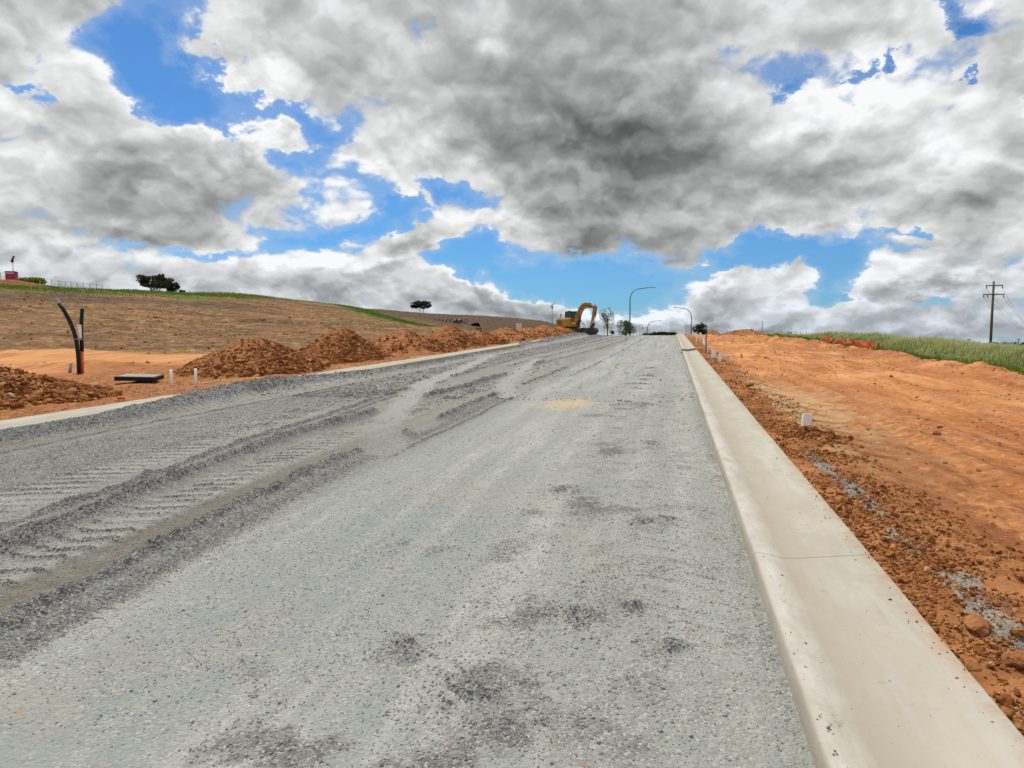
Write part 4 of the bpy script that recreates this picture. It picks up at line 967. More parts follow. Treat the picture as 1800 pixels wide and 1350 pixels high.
# ------------------------------------------------------------------ tall grass on the right, tufts on the hill
def blades(name, x, y, hh, w, kind_seed=1, lean=.25, uo=0.0):
    r = np.random.default_rng(kind_seed); n = len(x); z = ground_z(x, y)
    a = r.uniform(0, 6.28, n); la = r.normal(.6, .8, n); dx = np.cos(a)*w; dy = np.sin(a)*w; lx = np.cos(la)*hh*lean*r.random(n); ly = np.sin(la)*hh*lean*.4*r.random(n)
    B0 = np.stack([x, y, z-.03], -1); W_ = np.stack([dx, dy, dx*0], -1)
    lv = []
    for t_, ww in ((0, 1.0), (.55, .75), (.80, 1.25), (1.0, .15)):
        c_ = B0 + np.stack([lx*t_*t_, ly*t_*t_, hh*t_*(1-.12*t_)], -1); lv += [c_-W_*ww, c_+W_*ww]
    V = np.stack(lv, 1).reshape(-1, 3); b_ = np.arange(n)[:, None]*8
    F_ = np.concatenate([b_+np.array([0, 1, 3, 2]), b_+np.array([2, 3, 5, 4]), b_+np.array([4, 5, 7, 6])]).reshape(-1, 4)
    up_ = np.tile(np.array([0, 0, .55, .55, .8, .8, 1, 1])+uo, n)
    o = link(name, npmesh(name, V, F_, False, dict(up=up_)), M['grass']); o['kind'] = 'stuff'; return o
n = 70000; yy = 14*(85/14)**rng.random(n)**.9; xx = 8.95+rng.exponential(1.9, n)*(1+.02*yy); xx += .3*fbm(xx, yy, .5, 3, .5, 301)
k = (xx < 22) & inview(xx, yy, road_z(yy)+.5, 100); xx, yy = xx[k], yy[k]
hh = .74*ss(xx, 8.6, 9.9)*(1+.35*fbm(xx, yy, .45, 3, .6, 302))*rng.uniform(.65, 1.15, len(xx))+.10
hh = hh*(1-.45*ss(yy, 46, 62)) 
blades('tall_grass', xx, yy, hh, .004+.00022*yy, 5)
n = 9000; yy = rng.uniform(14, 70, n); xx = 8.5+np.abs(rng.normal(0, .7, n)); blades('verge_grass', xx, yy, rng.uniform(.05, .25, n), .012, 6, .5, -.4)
n = 26000; t_ = rng.random(n); j = rng.integers(0, 4, n); R2 = np.array(ridge); xx = R2[j, 0]+(R2[j+1, 0]-R2[j, 0])*t_+rng.normal(0, 4.2, n); yy = R2[j, 1]+(R2[j+1, 1]-R2[j, 1])*t_+rng.normal(0, 4, n)
s_ = rng.random(7000); q = rng.integers(0, 3, 7000); S2 = np.array([(-74, 150), (-60, 126), (-48, 112), (-38, 106)]); xs_ = S2[q, 0]+(S2[q+1, 0]-S2[q, 0])*s_+rng.normal(0, 1.6, 7000); ys_ = S2[q, 1]+(S2[q+1, 1]-S2[q, 1])*s_+rng.normal(0, 1.6, 7000)
xx = np.r_[xx, xs_]; yy = np.r_[yy, ys_]; blades('hill_grass', xx, yy, rng.uniform(.12, .42, len(xx)), .03, 7, .5, -.45)
n = 30000; xx = rng.uniform(-75, -20, n); yy = rng.uniform(24, 110, n); k = (fbm(xx, yy, .25, 4, .6, 310) > .08) & (track_mask(xx, yy) < .2); blades('scattered_tufts', xx[k], yy[k], rng.uniform(.03, .12, k.sum()), .03, 8, 1.2, -.15)

# red bank under the pink cabin
p0 = at(-40, 503, 92); p1 = at(112, 512, 92); n1_ = 60; V_ = []
for i in range(n1_):
    t_ = i/(n1_-1); p = p0.lerp(p1, t_); hgt = (1-t_)**.8*1.35*(1+.12*math.sin(t_*17))+.05
    g0 = float(ground_z(np.array([p.x]), np.array([p.y]))[0]); top = at(-40+152*t_, 489.5+t_*t_*21 - 1.2*math.sin(t_*19)*(1-t_), 92).z
    for (dy, f_) in ((-4, 0), (-2.2, .45), (-.8, .9), (.6, 1), (3, .9), (6, .2)): V_.append((p.x, p.y+dy, (g0-.5)+(top-g0+.5)*f_+.1*math.sin(i*1.7+dy)))
me = npmesh('dirt_bank', V_, gridfaces(n1_, 6), True, {k_: [1.15 if k_ == 'damp' else .25 if k_ == 'dark' else 0.0]*(n1_*6) for k_ in ('grass', 'track', 'dark', 'straw', 'grey', 'hill', 'churn', 'damp')})
o = link('dirt_bank', me, M['ground']); tag(o, 'long dark red earth bank on the ridge in the top left corner', 'dirt bank')
# pink cabin
p = at(21, 496, 104); root = empty('site_cabin', p, R_(30)); tag(root, 'magenta portable cabin standing on the left ridge', 'cabin')
MB().box((0, 0, .06), (1.25, 1.25, 2.78)).build('walls', M['magenta'], root, bevel=.03)
MB().box((0, 0, 1.49), (1.35, 1.35, .08)).build('roof', M['dsteel'], root, bevel=.02)
MB().box((0, -.635, .35), (.62, .03, 1.6)).build('door', M['magenta'], root, bevel=.01)
MB().box((0, -.64, 1.27), (.95, .02, .16)).build('name_strip', M['palesign'], root)
def solar_light(px, pyb, depth, ztop_px, lab, big, rz, tilt):
    p = at(px, pyb, depth); H = at(px, ztop_px, depth).z-p.z; root = empty('solar_light', p, R_(rz)); tag(root, lab, 'solar light', 'solar lights on poles')
    MB().tube([(0, 0, -2.4), (0, 0, H-.1)], [.055*big, .04*big], 8).build('pole', M['lamp'], root, True)
    q = Matrix.Rotation(R_(tilt), 3, 'Y')
    o = MB().box((0, 0, H), (1.05*big, .75*big, .05), q).build('solar_panel', M['panel'], root, bevel=.005)
    MB().box((0, 0, H-.35*big), (.20*big, .2*big, .42*big)).build('battery_box', M['dsteel'], root, bevel=.01)
    MB().bar((-.05, 0, H-.15), (.22*big, 0, H-.02), .04).build('bracket', M['galv'], root)
    MB().box((.06, 0, .45), (.22*big, .2*big, .7)).build('base_box', M['galv'], root, bevel=.01)
solar_light(23.3, 486, 106, 455.5, 'solar light on a pole above the magenta cabin', .95, 30, -68)
solar_light(970.5, 579, 80, 536, 'solar light with tilted panel just left of the excavator', .78, 12, -38)
for px, py, lab in ((54.5, 509, 'white survey peg in the green strip on the left ridge'), (70.5, 503, 'white survey peg on the slope of the dark red bank')):
    p = at(px, py, 82); o = MB().bar((0, 0, -.9), (0, 0, .62), .07).build('survey_peg', M['pegwood']); o.location = p; tag(o, lab, 'peg', 'survey pegs on the ridge')

# ------------------------------------------------------------------ fences
def fence(name, pts, hpx, depth, label, rails=(1.0, .5), mesh=True, pr=.03, group=None):
    P_ = [at(a, b, d_) for a, b, d_ in pts]; root = empty(name, P_[0]); tag(root, label, 'fence', group); o0 = P_[0]
    hs = [hpx*d_/1250 for _, _, d_ in pts]
    pm_ = {}
    for p, h_ in zip(P_, hs): MB().tube([p-o0-Vector((0, 0, 1.8)), p-o0+Vector((0, 0, h_*1.08))], pr, 6).build('post', M['dsteel'], root)
    for (a, ha), (b_, hb) in zip(zip(P_[:-1], hs[:-1]), zip(P_[1:], hs[1:])):
        for t_ in rails: MB().tube([a-o0+Vector((0, 0, ha*t_)), b_-o0+Vector((0, 0, hb*t_))], pr*.55, 5).build('rail', M['dsteel'], root)
    if mesh:
        mb = MB()
        for (a, ha), (b_, hb) in zip(zip(P_[:-1], hs[:-1]), zip(P_[1:], hs[1:])):
            nw = max(4, int((b_-a).length/.28))
            for i in range(nw):
                for s_ in (1, -1):
                    t0 = i/nw; t1 = min(1, max(0, t0+s_*ha/(b_-a).length*.9))
                    mb.bar(a-o0+(b_-a)*t0, a-o0+(b_-a)*t1+Vector((0, 0, ha)), .006)
        o = mb.build('chain_wire', M['galv'], root); o['kind'] = 'stuff'
    return root
fence('chain_fence', [(-14, 497, 112), (1, 495, 112), (12, 493, 112)], 15, 112, 'short run of wire fence left of the magenta cabin', group='fences on the left ridge')
fence('chain_fence', [(78, 502, 104), (91, 505, 106), (104, 507, 108), (115, 508.5, 110), (125, 509, 112), (135.5, 510, 114), (146.5, 511, 116), (158, 512, 118), (170, 513, 120), (181, 514, 122)], 13, 110, 'long wire fence running down the left ridge towards the large tree', group='fences on the left ridge', pr=.024)
fence('steel_fence', [(1243, 592, 92), (1256, 592, 92), (1278, 592, 93), (1300, 592, 94), (1320, 592, 95), (1347, 593, 96), (1359, 593, 96), (1373, 593, 96), (1385, 594, 97), (1399, 594, 97), (1407, 595, 97), (1417, 595, 97), (1428, 596, 98)], 11, 92, 'low dark steel fence along the far right skyline behind the clay', rails=(.92, .55), mesh=False, pr=.025)
def panel(px0, px1, py0, py1, depth, label, rz=0, signs=()):
    a = at(px0, py1, depth); b_ = at(px1, py1, depth+(1.5 if rz else 0)); H = at(px0, py0, depth).z-a.z; root = empty('fence_panel', a); tag(root, label, 'fence', 'temporary fence panels at the crest')
    d_ = b_-a; mb = MB()
    for s_ in (0, 1): MB().tube([d_*s_+Vector((0, 0, -.5)), d_*s_+Vector((0, 0, H))], .025, 6).build('post', M['galv'], root)
    for z_ in (.05, H): MB().tube([(0, 0, z_), d_+Vector((0, 0, z_))], .02, 5).build('rail', M['galv'], root)
    nv = 14
    for i in range(1, nv): mb.bar(d_*(i/nv)+Vector((0, 0, .05)), d_*(i/nv)+Vector((0, 0, H)), .014)
    for i in range(1, 5): mb.bar(Vector((0, 0, H*i/5)), d_+Vector((0, 0, H*i/5)), .012)
    o = mb.build('wire_mesh', M['galv'], root); o['kind'] = 'stuff'
    for (t_, zc, w_, h_, m_) in signs: MB().box(d_*t_+Vector((0, -.05, H*zc)), (w_, .02, h_)).build('sign_plate', M[m_], root)
panel(1124, 1141, 571, 590, 104, 'temporary fence panel carrying small red and dark notices left of the dark hedge', signs=((.30, .70, .15, .28, 'redsign'), (.72, .72, .22, .3, 'palesign'), (.66, .26, .26, .12, 'redsign'), (.30, .25, .18, .1, 'palesign')))
panel(1205, 1214, 571, 592, 96, 'temporary fence panel beside the right-hand curved lamp', rz=1)
p = at(1116, 591, 102); root = empty('road_barrier', p); tag(root, 'white barrier board on posts right of the bushy young tree', 'barrier')
MB().box((0, 0, .72), (.62, .05, .50)).build('board', M['palesign'], root, bevel=.01)
for s_ in (-.25, .25): MB().bar((s_, .05, -.4), (s_, .05, 1.45), .05).build('leg', M['white_pvc'], root)
MB().box((0, -.03, 1.2), (.5, .03, .08)).build('rail', M['galv'], root)

# ------------------------------------------------------------------ street lamps
def lamp(px, pyb, depth, pytop, pxarm, label, pyarm):
    p = at(px, pyb, depth); g = onland(p.x, p.y); top = at(px, pytop, depth).z; arm = at(pxarm, pyarm, depth)
    zb = min(g.z, p.z)-.3; root = empty('street_lamp', (p.x, p.y, zb)); tag(root, label, 'street lamp', 'curved street lamps beyond the crest')
    H = top-zb; dx = arm.x-p.x; dy = arm.y-p.y; L_ = math.hypot(dx, dy); ux, uy = dx/L_, dy/L_
    Rr = min(1.35, L_*.5); pts = [(0, 0, 0), (0, 0, (H-Rr)*.5), (0, 0, H-Rr*1.25)]
    for i in range(1, 9):
        a = i/8*math.pi/2*.97; pts.append((ux*Rr*(1-math.cos(a)), uy*Rr*(1-math.cos(a)), H-Rr*1.25+Rr*1.15*math.sin(a)))
    e = Vector((ux*L_*.93, uy*L_*.93, arm.z-zb)); pts.append(tuple(e))
    n_ = len(pts); MB().tube(pts, [.11, .09, .075]+[.06]*(n_-4)+[.045], 10).build('pole', M['lamp'], root, True)
    q = Vector((ux, uy, (arm.z-zb-pts[-2][2])*.25)).normalized().to_track_quat('X', 'Z').to_matrix()
    MB().box(e+Vector((ux*.28, uy*.28, .01)), (.62, .24, .10), q, .8).build('lamp_head', M['galv'], root, bevel=.02)
    MB().box(e+Vector((ux*.3, uy*.3, -.05)), (.4, .18, .03), q).build('lens', M['palesign'], root)
    MB().tube([(0, 0, 0), (0, 0, .9)], .13, 10).build('base_sleeve', M['galv'], root)
lamp(1107, 592, 100, 506, 1148, 'tallest curved street lamp, rising above the bushy young tree', 505)
lamp(1215, 592, 122, 541, 1188, 'curved street lamp on the right with its arm pointing left', 540.5)
lamp(1138, 592, 165, 564, 1160, 'more distant curved lamp standing behind the fence panel with notices', 563.8)
lamp(1201, 592, 230, 580, 1181, 'faintest lamp arch, lowest and farthest, left of the right kerb', 581)

# ------------------------------------------------------------------ power pole with cross-arms and wires
b_ = at(1740, 622, 100); t_ = at(1747, 494.5, 100); root = empty('power_pole', b_); tag(root, 'weathered timber power pole with two cross-arms in the grass at far right', 'power pole')
T = t_-b_; MB().tube([Vector((0, 0, -1.5)), T*.5, T], [.19, .165, .13], 12).build('pole', M['timber'], root, True)
rt = Vector((_rt[0], _rt[1], 0)); fd = Vector((-_rt[1], _rt[0], 0))
wires = []
for frac, l, r_, nm in (((617-502)/122.5, 15.5, 14.5, (-14, 14)), ((617-517)/122.5, 19, 17.5, (-18, -11, 17))):
    cpt = T*frac - fd*.2; s_ = 100/1250
    a = MB().bar(cpt-rt*l*s_, cpt+rt*r_*s_+Vector((0, 0, .03)), .11, .13).build('cross_arm', M['timber'], root)
    for x_ in nm:
        q = cpt+rt*x_*s_; MB().tube([q+Vector((0, 0, -.03)), q+Vector((0, 0, -.12)), q+Vector((0, 0, -.16)), q+Vector((0, 0, -.42))], [.03, .03, .075, .06], 8).build('insulator', M['dsteel'], a)
        wires.append(b_+q+Vector((0, 0, -.42)))
MB().bar(T*.76-fd*.2+Vector((-.05, 0, .4)), T*.76+rt*.5-fd*.2+Vector((0, 0, .75)), .05).build('brace', M['dsteel'], root)
far_ = at(1830, 600, 330)
for i, w_ in enumerate(wires):
    e = far_+rt*(i*.8-1.6)+Vector((0, 0, 4+(.8 if i < 2 else 0))); pts = []
    for q in range(25):
        u_ = q/24; pp = w_.lerp(e, u_); pp.z -= 10.0*u_*(1-u_); pts.append(pp-wires[0])
    o = MB().tube(pts, .016, 4).build('power_line', M['dsteel']); o.location = wires[0]
    tag(o, ['wire from the left end of the upper cross-arm', 'wire from the right end of the upper cross-arm', 'wire from the leftmost insulator of the lower cross-arm', 'wire from the second insulator of the lower cross-arm', 'wire from the right end of the lower cross-arm'][i], 'wire', 'wires leaving the power pole')
for px, lab in ((1703, 'far slim floodlight mast left of the power pole'), (1790, 'far slim floodlight mast right of the power pole')):
    p = at(px, 618, 330); root = empty('light_mast', p); tag(root, lab, 'mast', 'far floodlight masts')
    H = at(px, 596.5, 330).z-p.z; MB().tube([(0, 0, -9.5), (0, 0, H)], .16, 6).build('mast_pole', M['lamp'], root)
    MB().box((0, 0, H), (1.7, .3, .30)).build('light_head', M['lamp'], root)

# ------------------------------------------------------------------ right verge: pipes, picket, far mound
def pvc(px, pyb, hh, r_, label, tiltx=0, tilty=0, mat='white_pvc'):
    p = at(px, pyb); o = MB()
    n_ = 20; V = []; F_ = []
    for rr, z_ in ((r_, -.08), (r_, hh), (r_*.88, hh), (r_*.88, hh-.15)):
        for i in range(n_): V.append((rr*math.cos(2*math.pi*i/n_), rr*math.sin(2*math.pi*i/n_), z_))
    for q in range(3):
        for i in range(n_): F_.append((q*n_+i, q*n_+(i+1) % n_, (q+1)*n_+(i+1) % n_, (q+1)*n_+i))
    F_.append(tuple(3*n_+i for i in range(n_)))
    o = o.add(V, F_).build('pvc_pipe', M[mat]); o.location = p; o.rotation_euler = (R_(tiltx), R_(tilty), 0)
    me = o.data; me.polygons.foreach_set('use_smooth', [True]*len(me.polygons)); me.set_sharp_from_angle(angle=R_(40))
    tag(o, label, 'pipe', 'white pvc pipes standing in the right verge'); return o
pvc(1416.5, 750, .18, .063, 'white PVC pipe stub nearest the camera, standing in crumbled clay right of the kerb', 0, 5)
pvc(1254.5, 628, .30, .085, 'wider white PVC pipe stub just right of the dark steel picket', 0, 2)
pvc(1265.5, 635, .30, .05, 'slim white PVC pipe stub, right of the wider one by the picket', 0, 3)
pvc(1242.5, 620, .45, .05, 'white PVC pipe stub close against the foot of the dark picket', 0, -2)
pvc(1224.5, 600, .50, .045, 'small white pipe upright behind the far kerb section', 0, 0)
c = at(1241, 621); o = MB().tube([(0, 0, -.3), (0, 0, 1.12)], .028, 4).build('steel_picket', M['dsteel']); o.location = c; tag(o, 'dark steel picket standing upright behind the right kerb', 'picket')
c = at(1306, 629); o = MB().tube([(0, 0, -.1), (-.08, 0, .16)], .03, 5).build('broken_peg', M['orange_pvc']); o.location = c; tag(o, 'short leaning rusty peg in the graded clay', 'peg')
c = at(1238, 606); pts = [c*0, at(1236, 599, c.y)-c+Vector((0, 0, .1)), at(1233, 592, c.y)-c+Vector((0, 0, .1)), at(1230.5, 588.5, c.y)-c+Vector((0, 0, .1))]
o = MB().tube(pts, .055, 8).build('bent_conduit', M['white_pvc'], None, True); o.location = c; tag(o, 'long pale conduit leaning behind the right kerb near the crest', 'conduit')
# clods heaped round the near PVC stub
c = at(1425, 765); m_ = 900; u = rng.normal(0, 1, (m_, 2))*(.22, .30); hh = .10*np.exp(-(u[:, 0]/.25)**2-(u[:, 1]/.35)**2)
xx = c.x+u[:, 0]; yy = c.y+u[:, 1]; k = xx > 1.25; xx, yy, hh = xx[k], yy[k], hh[k]; sc = np.clip(np.exp(rng.normal(-3.5, .5, len(xx))), .01, .10)
gn_rocks('heaped_clods', np.stack([xx, yy, ground_z(xx, yy)+hh*rng.random(len(xx))], -1), sc, np.clip(rng.normal(.3, .2, len(xx)), 0, 1), M['clod'], seed=22)
# far dirt mounds at the right skyline
def mound(px, pyb, depth, wpx, hpx, label, seed, dark=.0, straw=0., ry=2.5):
    p = at(px, pyb, depth); g = onland(p.x, p.y); root = empty('dirt_mound', g); tag(root, label, 'dirt mound', 'mounds on the right skyline')
    rx = wpx/2*depth/1250; h_ = hpx*depth/1250; n_ = 48; a = np.linspace(-1.2, 1.2, n_); GX, GY = np.meshgrid(a, a); rad = np.hypot(GX, GY)
    H = h_*np.clip(1-rad**1.6, -.25, 1)*(1+.25*fbm(GX*2+seed, GY*2, 1.2, 4, .6, seed)); me = npmesh('mound', np.stack([GX*rx, GY*ry, H], -1).reshape(-1, 3), gridfaces(n_, n_), True, {k_: GX.ravel()*0+v_ for k_, v_ in dict(grass=0, track=0, dark=dark, straw=straw, grey=0, hill=0, churn=1, damp=0).items()})
    link('mound', me, M['ground'], root)
    u = rng.uniform(-1, 1, (500, 2)); u = u[np.hypot(*u.T) < 1]; sc_ = np.clip(np.exp(rng.normal(-2.2, .4, len(u))), .05, .3)
    gn_rocks('clods', np.stack([u[:, 0]*rx, u[:, 1]*ry, h_*(1-np.hypot(*u.T)**1.6)], -1), sc_, np.clip(rng.normal(.25 if dark else .6, .2, len(u)), 0, 1), M['clod'], root, flat=.5, seed=seed)
mound(1308, 588, 78, 82, 9, 'long dark brown earth mound with timber blocks on top at the right skyline', 51, dark=.55)
mound(1253, 589, 76, 26, 8, 'small pale straw-coloured heap beside the bushy young tree', 52, straw=1.0, ry=1.5)
mound(1360, 592, 74, 70, 5, 'flat reddish heap sloping down from the dark earth mound', 53, dark=.2)
for i in range(7):
    p = at(1306.5+i*2.9, 582.5, 78); o = MB().box((0, 0, .1), (.13, .2, .22+.05*(i % 3)), None, .9).build('timber_block', M['timber']); o.location = p
    tag(o, ['leftmost', 'second', 'third', 'middle', 'fifth', 'sixth', 'rightmost'][i]+' of the seven small timber blocks lined up on the dark earth mound', 'block', 'timber blocks on the dark mound')
for px, a_, b2_, r_, m__, lab in ((1339.5, 564, 592, .03, 'dsteel', 'tall dark post standing above the low fence on the right skyline'), (1367.5, 574, 596, .05, 'white_pvc', 'thick white post in the low fence line on the right skyline')):
    p = at(px, b2_, 84); o = MB().tube([(0, 0, -.5), (0, 0, at(px, a_, 84).z-p.z)], r_, 8).build('post', M[m__]); o.location = p; tag(o, lab, 'post')
p = at(1387.5, 594, 88); root = empty('bundled_posts', p); tag(root, 'short bundle of dark upright posts left of the orange barrier mesh', 'posts')
for i in range(5): MB().bar((-.22+i*.11, (i % 2)*.1, -.3), (-.2+i*.10, (i % 2)*.1, .68+.12*math.sin(i*2.2)), .09).build('post', M['timber'], root)

# orange barrier mesh sagging in the grass
def netting(px0, px1, py0, py1, d0, d1, hh, label, seed):
    r = random.Random(seed); a = at(px0, py0); b__ = at(px1, py1); a = onland(a.x+.9, a.y); b__ = onland(b__.x+.9, b__.y); root = empty('barrier_mesh', a); tag(root, label, 'barrier mesh', 'orange barrier mesh along the grass')
    d_ = b__-a; nn = int(d_.length/.09); side = Vector((d_.y, -d_.x, 0)).normalized(); mb = MB()
    def P(i, j): 
        s_ = i/nn; w_ = hh*(.55+.45*abs(math.sin(s_*7+seed))); return d_*s_ + side*(.18*math.sin(i*.33+j*.5)+.06*math.sin(i*.9)) + Vector((0, 0, w_*j/7+.04*math.sin(i*.5+j)))
    for j in range(8):
        for i in range(nn): mb.bar(P(i, j), P(i+1, j), .035, .012)
    for i in range(0, nn, 1):
        for j in range(7): mb.bar(P(i, j), P(i, j+1), .03, .012)
    o = mb.build('netting', M['orange_net'], root); o['kind'] = 'stuff'
    for s_ in (0, .5, 1): MB().bar(d_*s_+Vector((0, 0, -.4)), d_*s_+Vector((.05, 0, hh*.9)), .04).build('stake', M['dsteel'], root)
netting(1419, 1433, 606, 609, 54, 51, .34, 'short far piece of orange barrier mesh at the top of the grass', 1)
netting(1440, 1464, 610, 614, 49, 45, .36, 'middle piece of orange barrier mesh sagging in the grass', 2)
netting(1467, 1502, 615, 621, 44, 39, .34, 'nearest and longest piece of orange barrier mesh in the grass', 3)

# ------------------------------------------------------------------ excavator
p = at(1003.5, 586, 80); g = onland(p.x, p.y)
root = empty('excavator', (p.x, p.y, g.z-.05)); tag(root, 'worn yellow tracked excavator with dark cab, arm folded down over the crest', 'excavator')
root.rotation_euler = (0, 0, YAW - R_(30)); root.scale = (.95, .95, .95)
def hull(n_=10, R0=.42, L_=1.35):
    o = []
    for i in range(n_+1): a = math.pi/2+math.pi*i/n_; o.append((-L_+R0*math.cos(a), R0+R0*math.sin(a)))
    for i in range(n_+1): a = -math.pi/2+math.pi*i/n_; o.append((L_+R0*math.cos(a), R0+R0*math.sin(a)))
    return o
for sy in (-1, 1):
    t = MB().prism(hull(), sy*.75, sy*1.2).build('crawler_track', M['rubber'], root, bevel=.02)
    for i in range(5): MB().tube([(-1.1+i*.55, sy*1.19, .30), (-1.1+i*.55, sy*1.23, .30)], .20, 12).build('wheel', M['dsteel'], t)
    mb = MB()
    for i in range(16): mb.box((-1.4+i*.187, sy*.975, .86), (.05, .45, .05)); mb.box((-1.4+i*.187, sy*.975, -.01), (.05, .45, .05))
    mb.build('grousers', M['rubber'], t)
MB().box((0, 0, .55), (1.6, 1.5, .45)).build('undercarriage', M['dsteel'], root, bevel=.04)
bl = MB().prism([(1.75, .05), (1.95, .05), (2.0, .3), (1.93, .55), (1.8, .55)], -1.15, 1.15).build('dozer_blade', M['rubber'], root, bevel=.01)
MB().tube([(0, 0, .75), (0, 0, .95)], .6, 20).build('slew_ring', M['dsteel'], root)
# upper body: rounded counterweight, bonnet on the near side
def arcbody(z0, z1, rr, xb, tw=1.0):
    mb = MB(); V = []; n_ = 14; out_ = []
    for i in range(n_+1):
        a = math.pi/2+math.pi*i/n_; out_.append((xb+rr*.62*math.cos(a), rr*math.sin(a)))
    out_ += [(.35, -rr), (.35, rr)]
    m_ = len(out_)
    for z_, s_ in ((z0, .93), (z0+.15, 1.0), (z1-.22, 1.0), (z1, .88)):
        for x_, y_ in out_: V.append((xb+(x_-xb)*(s_ if x_ < xb else 1), y_*s_, z_))
    F_ = [tuple(range(m_))[::-1], tuple(3*m_+i for i in range(m_))]
    for q in range(3):
        for i in range(m_): F_.append((q*m_+i, q*m_+(i+1) % m_, (q+1)*m_+(i+1) % m_, (q+1)*m_+i))
    return mb.add(V, F_)
cw = arcbody(.95, 2.02, 1.12, -1.05).build('counterweight', M['yellow'], root, bevel=.03)
MB().prism([(.3, .97), (.95, .97), (.95, 1.28), (.35, 1.62)], -1.08, -.35).build('side_cover', M['yellow'], root, bevel=.04)
for i in range(4): MB().box((-.95, -1.125, 1.25+i*.13), (.55, .03, .05)).build('vent_slat', M['dsteel'], cw)
MB().box((-1.75, -.35, 1.55), (.03, .5, .3), Matrix.Rotation(.25, 3, 'Z')).build('rear_grille', M['dsteel'], cw)
MB().tube([(-1.15, -.35, 2.0), (-1.15, -.35, 2.45), (-1.22, -.35, 2.55)], .055, 8).build('exhaust', M['dsteel'], root, True)
MB().tube([(-.3, -1.0, 1.9), (-.3, -1.0, 2.25), (.15, -1.0, 2.15), (.25, -1.0, 1.55)], .02, 6).build('handrail', M['dsteel'], root)
# cab on the far (left) side
cab = MB().box((-.05, .55, 1.02), (1.55, .98, .16)).build('cab', M['dsteel'], root, bevel=.02)
prof_c = [(-.80, 1.10), (.62, 1.10), (.80, 1.75), (.66, 2.72), (-.78, 2.76)]
MB().prism([(x_*.97, z_) for x_, z_ in prof_c], .13, .99).build('glazing', M['glass'], cab)
for yv in (.10, 1.02):
    for (x0, z0), (x1_, z1_) in zip(prof_c, prof_c[1:]+prof_c[:1]): MB().bar((x0, yv, z0), (x1_, yv, z1_), .07).build('frame', M['dsteel'], cab)
    MB().bar((.05, yv, 1.1), (.05, yv, 2.74), .07).build('frame', M['dsteel'], cab)
for x_, z_ in ((.66, 2.72), (-.78, 2.76), (.8, 1.75)): MB().bar((x_, .1, z_), (x_, 1.02, z_), .07).build('frame', M['dsteel'], cab)
MB().box((-.06, .56, 2.80), (1.50, 1.02, .07)).build('roof', M['dsteel'], cab, bevel=.02)
MB().box((-.45, .5, 2.87), (.30, .3, .10)).build('beacon', M['dsteel'], cab, bevel=.02)
def limb(name, cl, wd, y0, y1, mat, parent, top=None):
    """boxed boom: centreline (x, z) with half depths"""
    up_, dn_ = [], []
    for i, ((x_, z_), w_) in enumerate(zip(cl, wd)):
        a = Vector(cl[max(0, i-1)]); b_ = Vector(cl[min(len(cl)-1, i+1)]); t_ = (b_-a).normalized(); n_ = Vector((-t_.y, t_.x))
        up_.append((x_+n_.x*w_, z_+n_.y*w_)); dn_.append((x_-n_.x*w_, z_-n_.y*w_))
    return MB().prism(up_+dn_[::-1], y0, y1).build(name, mat, parent, bevel=.012)
Y0, Y1 = -.42, -.14
boom = limb('boom', [(.55, 1.15), (.85, 1.75), (1.15, 2.45), (1.45, 3.05), (1.75, 3.36), (2.1, 3.45), (2.6, 3.34), (3.15, 3.16)], [.15, .23, .28, .32, .32, .28, .22, .14], Y0, Y1, M['yellow'], root)
stick = limb('stick', [(3.30, 3.42), (3.20, 3.10), (3.02, 2.3), (2.86, 1.6), (2.74, 1.05)], [.12, .21, .17, .13, .10], Y0+.03, Y1-.03, M['yellow'], root)
def ram(a, b_, off, par, r_=.06):
    a = Vector((a[0], off, a[1])); b_ = Vector((b_[0], off, b_[1])); m_ = a.lerp(b_, .58)
    o = MB().tube([a, m_], r_, 10).build('ram_barrel', M['dsteel'], par, True); MB().tube([m_, b_], r_*.55, 8).build('ram_rod', M['galv'], o, True)
ram((1.0, 1.15), (1.55, 2.85), -.50, boom, .065); ram((1.0, 1.15), (1.55, 2.85), -.06, boom, .065)
ram((1.95, 3.72), (3.20, 3.55), -.28, boom, .06)
ram((3.42, 3.15), (3.12, 1.35), -.28, stick, .055)
MB().tube([(1.3, -.28, 3.35), (1.75, -.28, 3.72), (2.0, -.28, 3.78)], .03, 6).build('hose', M['orange_pvc'], boom, True)
MB().tube([(.9, -.44, 2.1), (1.35, -.45, 3.0), (1.9, -.45, 3.5), (2.9, -.45, 3.3)], .022, 6).build('hose', M['black'], boom, True)
link_ = MB().bar((3.12, -.28, 1.35), (2.95, -.28, .95), .12, .22).build('bucket_link', M['dsteel'], root)
MB().box((2.78, -.28, .98), (.30, .34, .26)).build('hitch', M['dsteel'], root, bevel=.02)
bp = []
for i in range(11): a = R_(200+i*17); bp.append((2.85+.58*math.cos(a), .52+.50*math.sin(a)))
bp = [(2.38, .80), (2.30, .45)] + bp[1:] + [(3.28, .80), (3.0, .90)]
bu = MB().prism(bp, -.85, .29).build('bucket', M['rubber'] if 0 else M['dsteel'], root, bevel=.02)
for i in range(5): MB().bar((2.34, -.78+i*.25, .50), (2.10, -.78+i*.25, .40), .07, .09).build('tooth', M['galv'], bu)
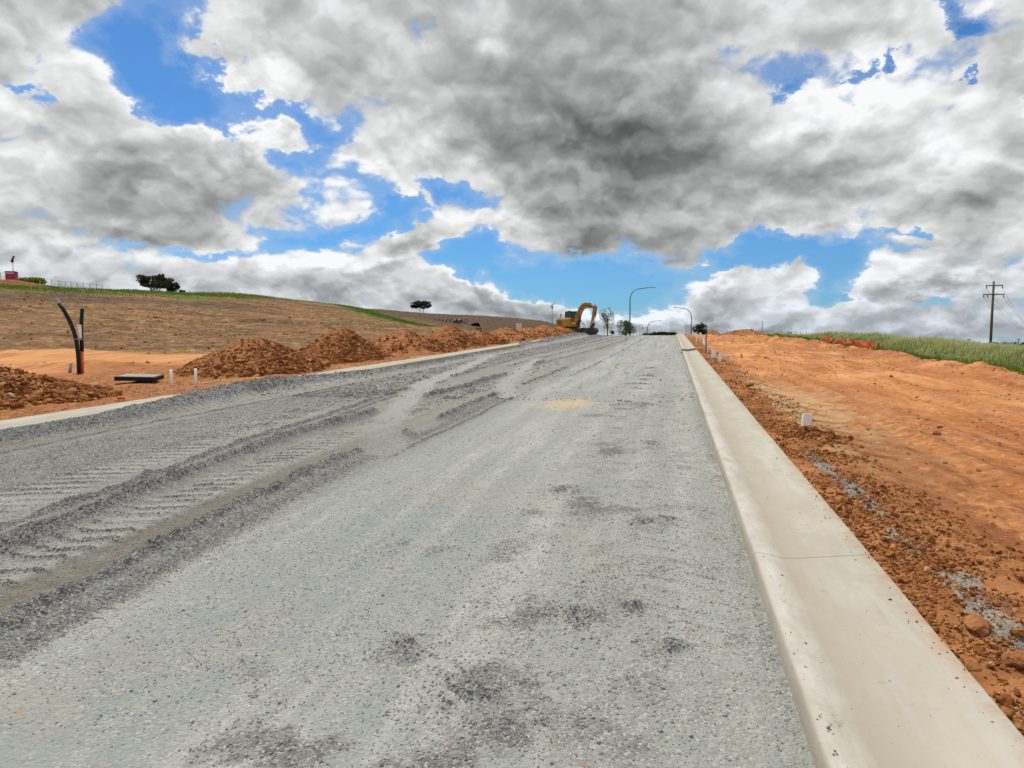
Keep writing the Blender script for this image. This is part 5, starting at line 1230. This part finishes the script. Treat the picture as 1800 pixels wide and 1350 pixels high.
# black cable loops by the excavator
for (x0, x1_, yt, lab) in ((1013, 1026.5, 563.5, 'taller black cable loop standing beside the excavator bucket'), (1017, 1030.5, 568.5, 'lower black cable loop beside the excavator bucket')):
    a = at(x0, 586, 86); b__ = at(x1_, 586, 86); zt = at(x0, yt, 86).z; pts = []
    for i in range(17):
        u_ = i/16; s_ = math.sin(math.pi*min(1, u_*1.0))**.6; q = a.lerp(b__, u_**.85); pts.append(Vector((q.x, q.y, a.z+(zt-a.z)*s_))-a)
    o = MB().tube(pts, .032, 8).build('cable_loop', M['black'], None, True); o.location = a; tag(o, lab, 'cable', 'black cable loops')
a = at(1018, 586, 84); o = MB().box((0, 0, .3), (.6, .5, .4), Matrix.Rotation(.3, 3, 'Z'), .8).build('cable_pit', M['dsteel'], None, bevel=.04); o.location = a; tag(o, 'small dark pit housing at the foot of the cable loops', 'pit')
# drain slot between the two kerb runs
a = onland(.87, 35.8); root = empty('drain_slot', (.87, 35.8, float(road_z(35.8)))); tag(root, 'dark open drain slot in the gap between two kerb runs', 'drain')
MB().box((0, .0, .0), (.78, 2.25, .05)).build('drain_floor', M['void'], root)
MB().box((0, -1.1, .06), (.75, .06, .10)).build('drain_edge', M['concpipe'], root)
# larger clay rocks lying on the right verge
for i, (px, py, s_, lab) in enumerate(((1462, 885, .05, 'flat orange clay lump against the right kerb below the grey stone streak'), (1718, 1102, .075, 'broad flat clay rock with a dark hollow under it at lower right'), (1478, 868, .035, 'darker clay lump beside the flat orange one'), (1795, 1165, .085, 'large split clay rock at the right edge of the photo'), (1348, 727, .07, 'pale flat rock on the verge behind the right kerb'), (1318, 677, .09, 'pale rock perched on the verge clods, farther along the kerb'))):
    c = at(px, py); r = np.random.default_rng(500+i); import bmesh
    bm = bmesh.new(); bmesh.ops.create_icosphere(bm, subdivisions=3, radius=1)
    for v in bm.verts:
        q = v.co.copy(); f_ = 1+.35*float(fbm(np.array([q.x*1.3+i*5]), np.array([q.y*1.3+q.z]), 2.6, 4, .65, 510+i)[0]); v.co = Vector((q.x*s_*f_, q.y*s_*.75*f_, q.z*s_*.42*f_))
    me = bpy.data.meshes.new('clay_rock'); bm.to_mesh(me); bm.free(); z_ = [0.0]*len(me.vertices)
    for k_, v_ in dict(grass=0, track=0, dark=0, churn=1, straw=0, grey=0, hill=0, damp=.3).items():
        q = me.attributes.new(k_, 'FLOAT', 'POINT'); q.data.foreach_set('value', [float(v_)]*len(me.vertices))
    o = link('clay_rock', me, M['ground']); o.location = c+Vector((0, 0, s_*.15)); o.rotation_euler = (.15, -.1, i*1.3); tag(o, lab, 'rock', 'clay rocks on the right verge')
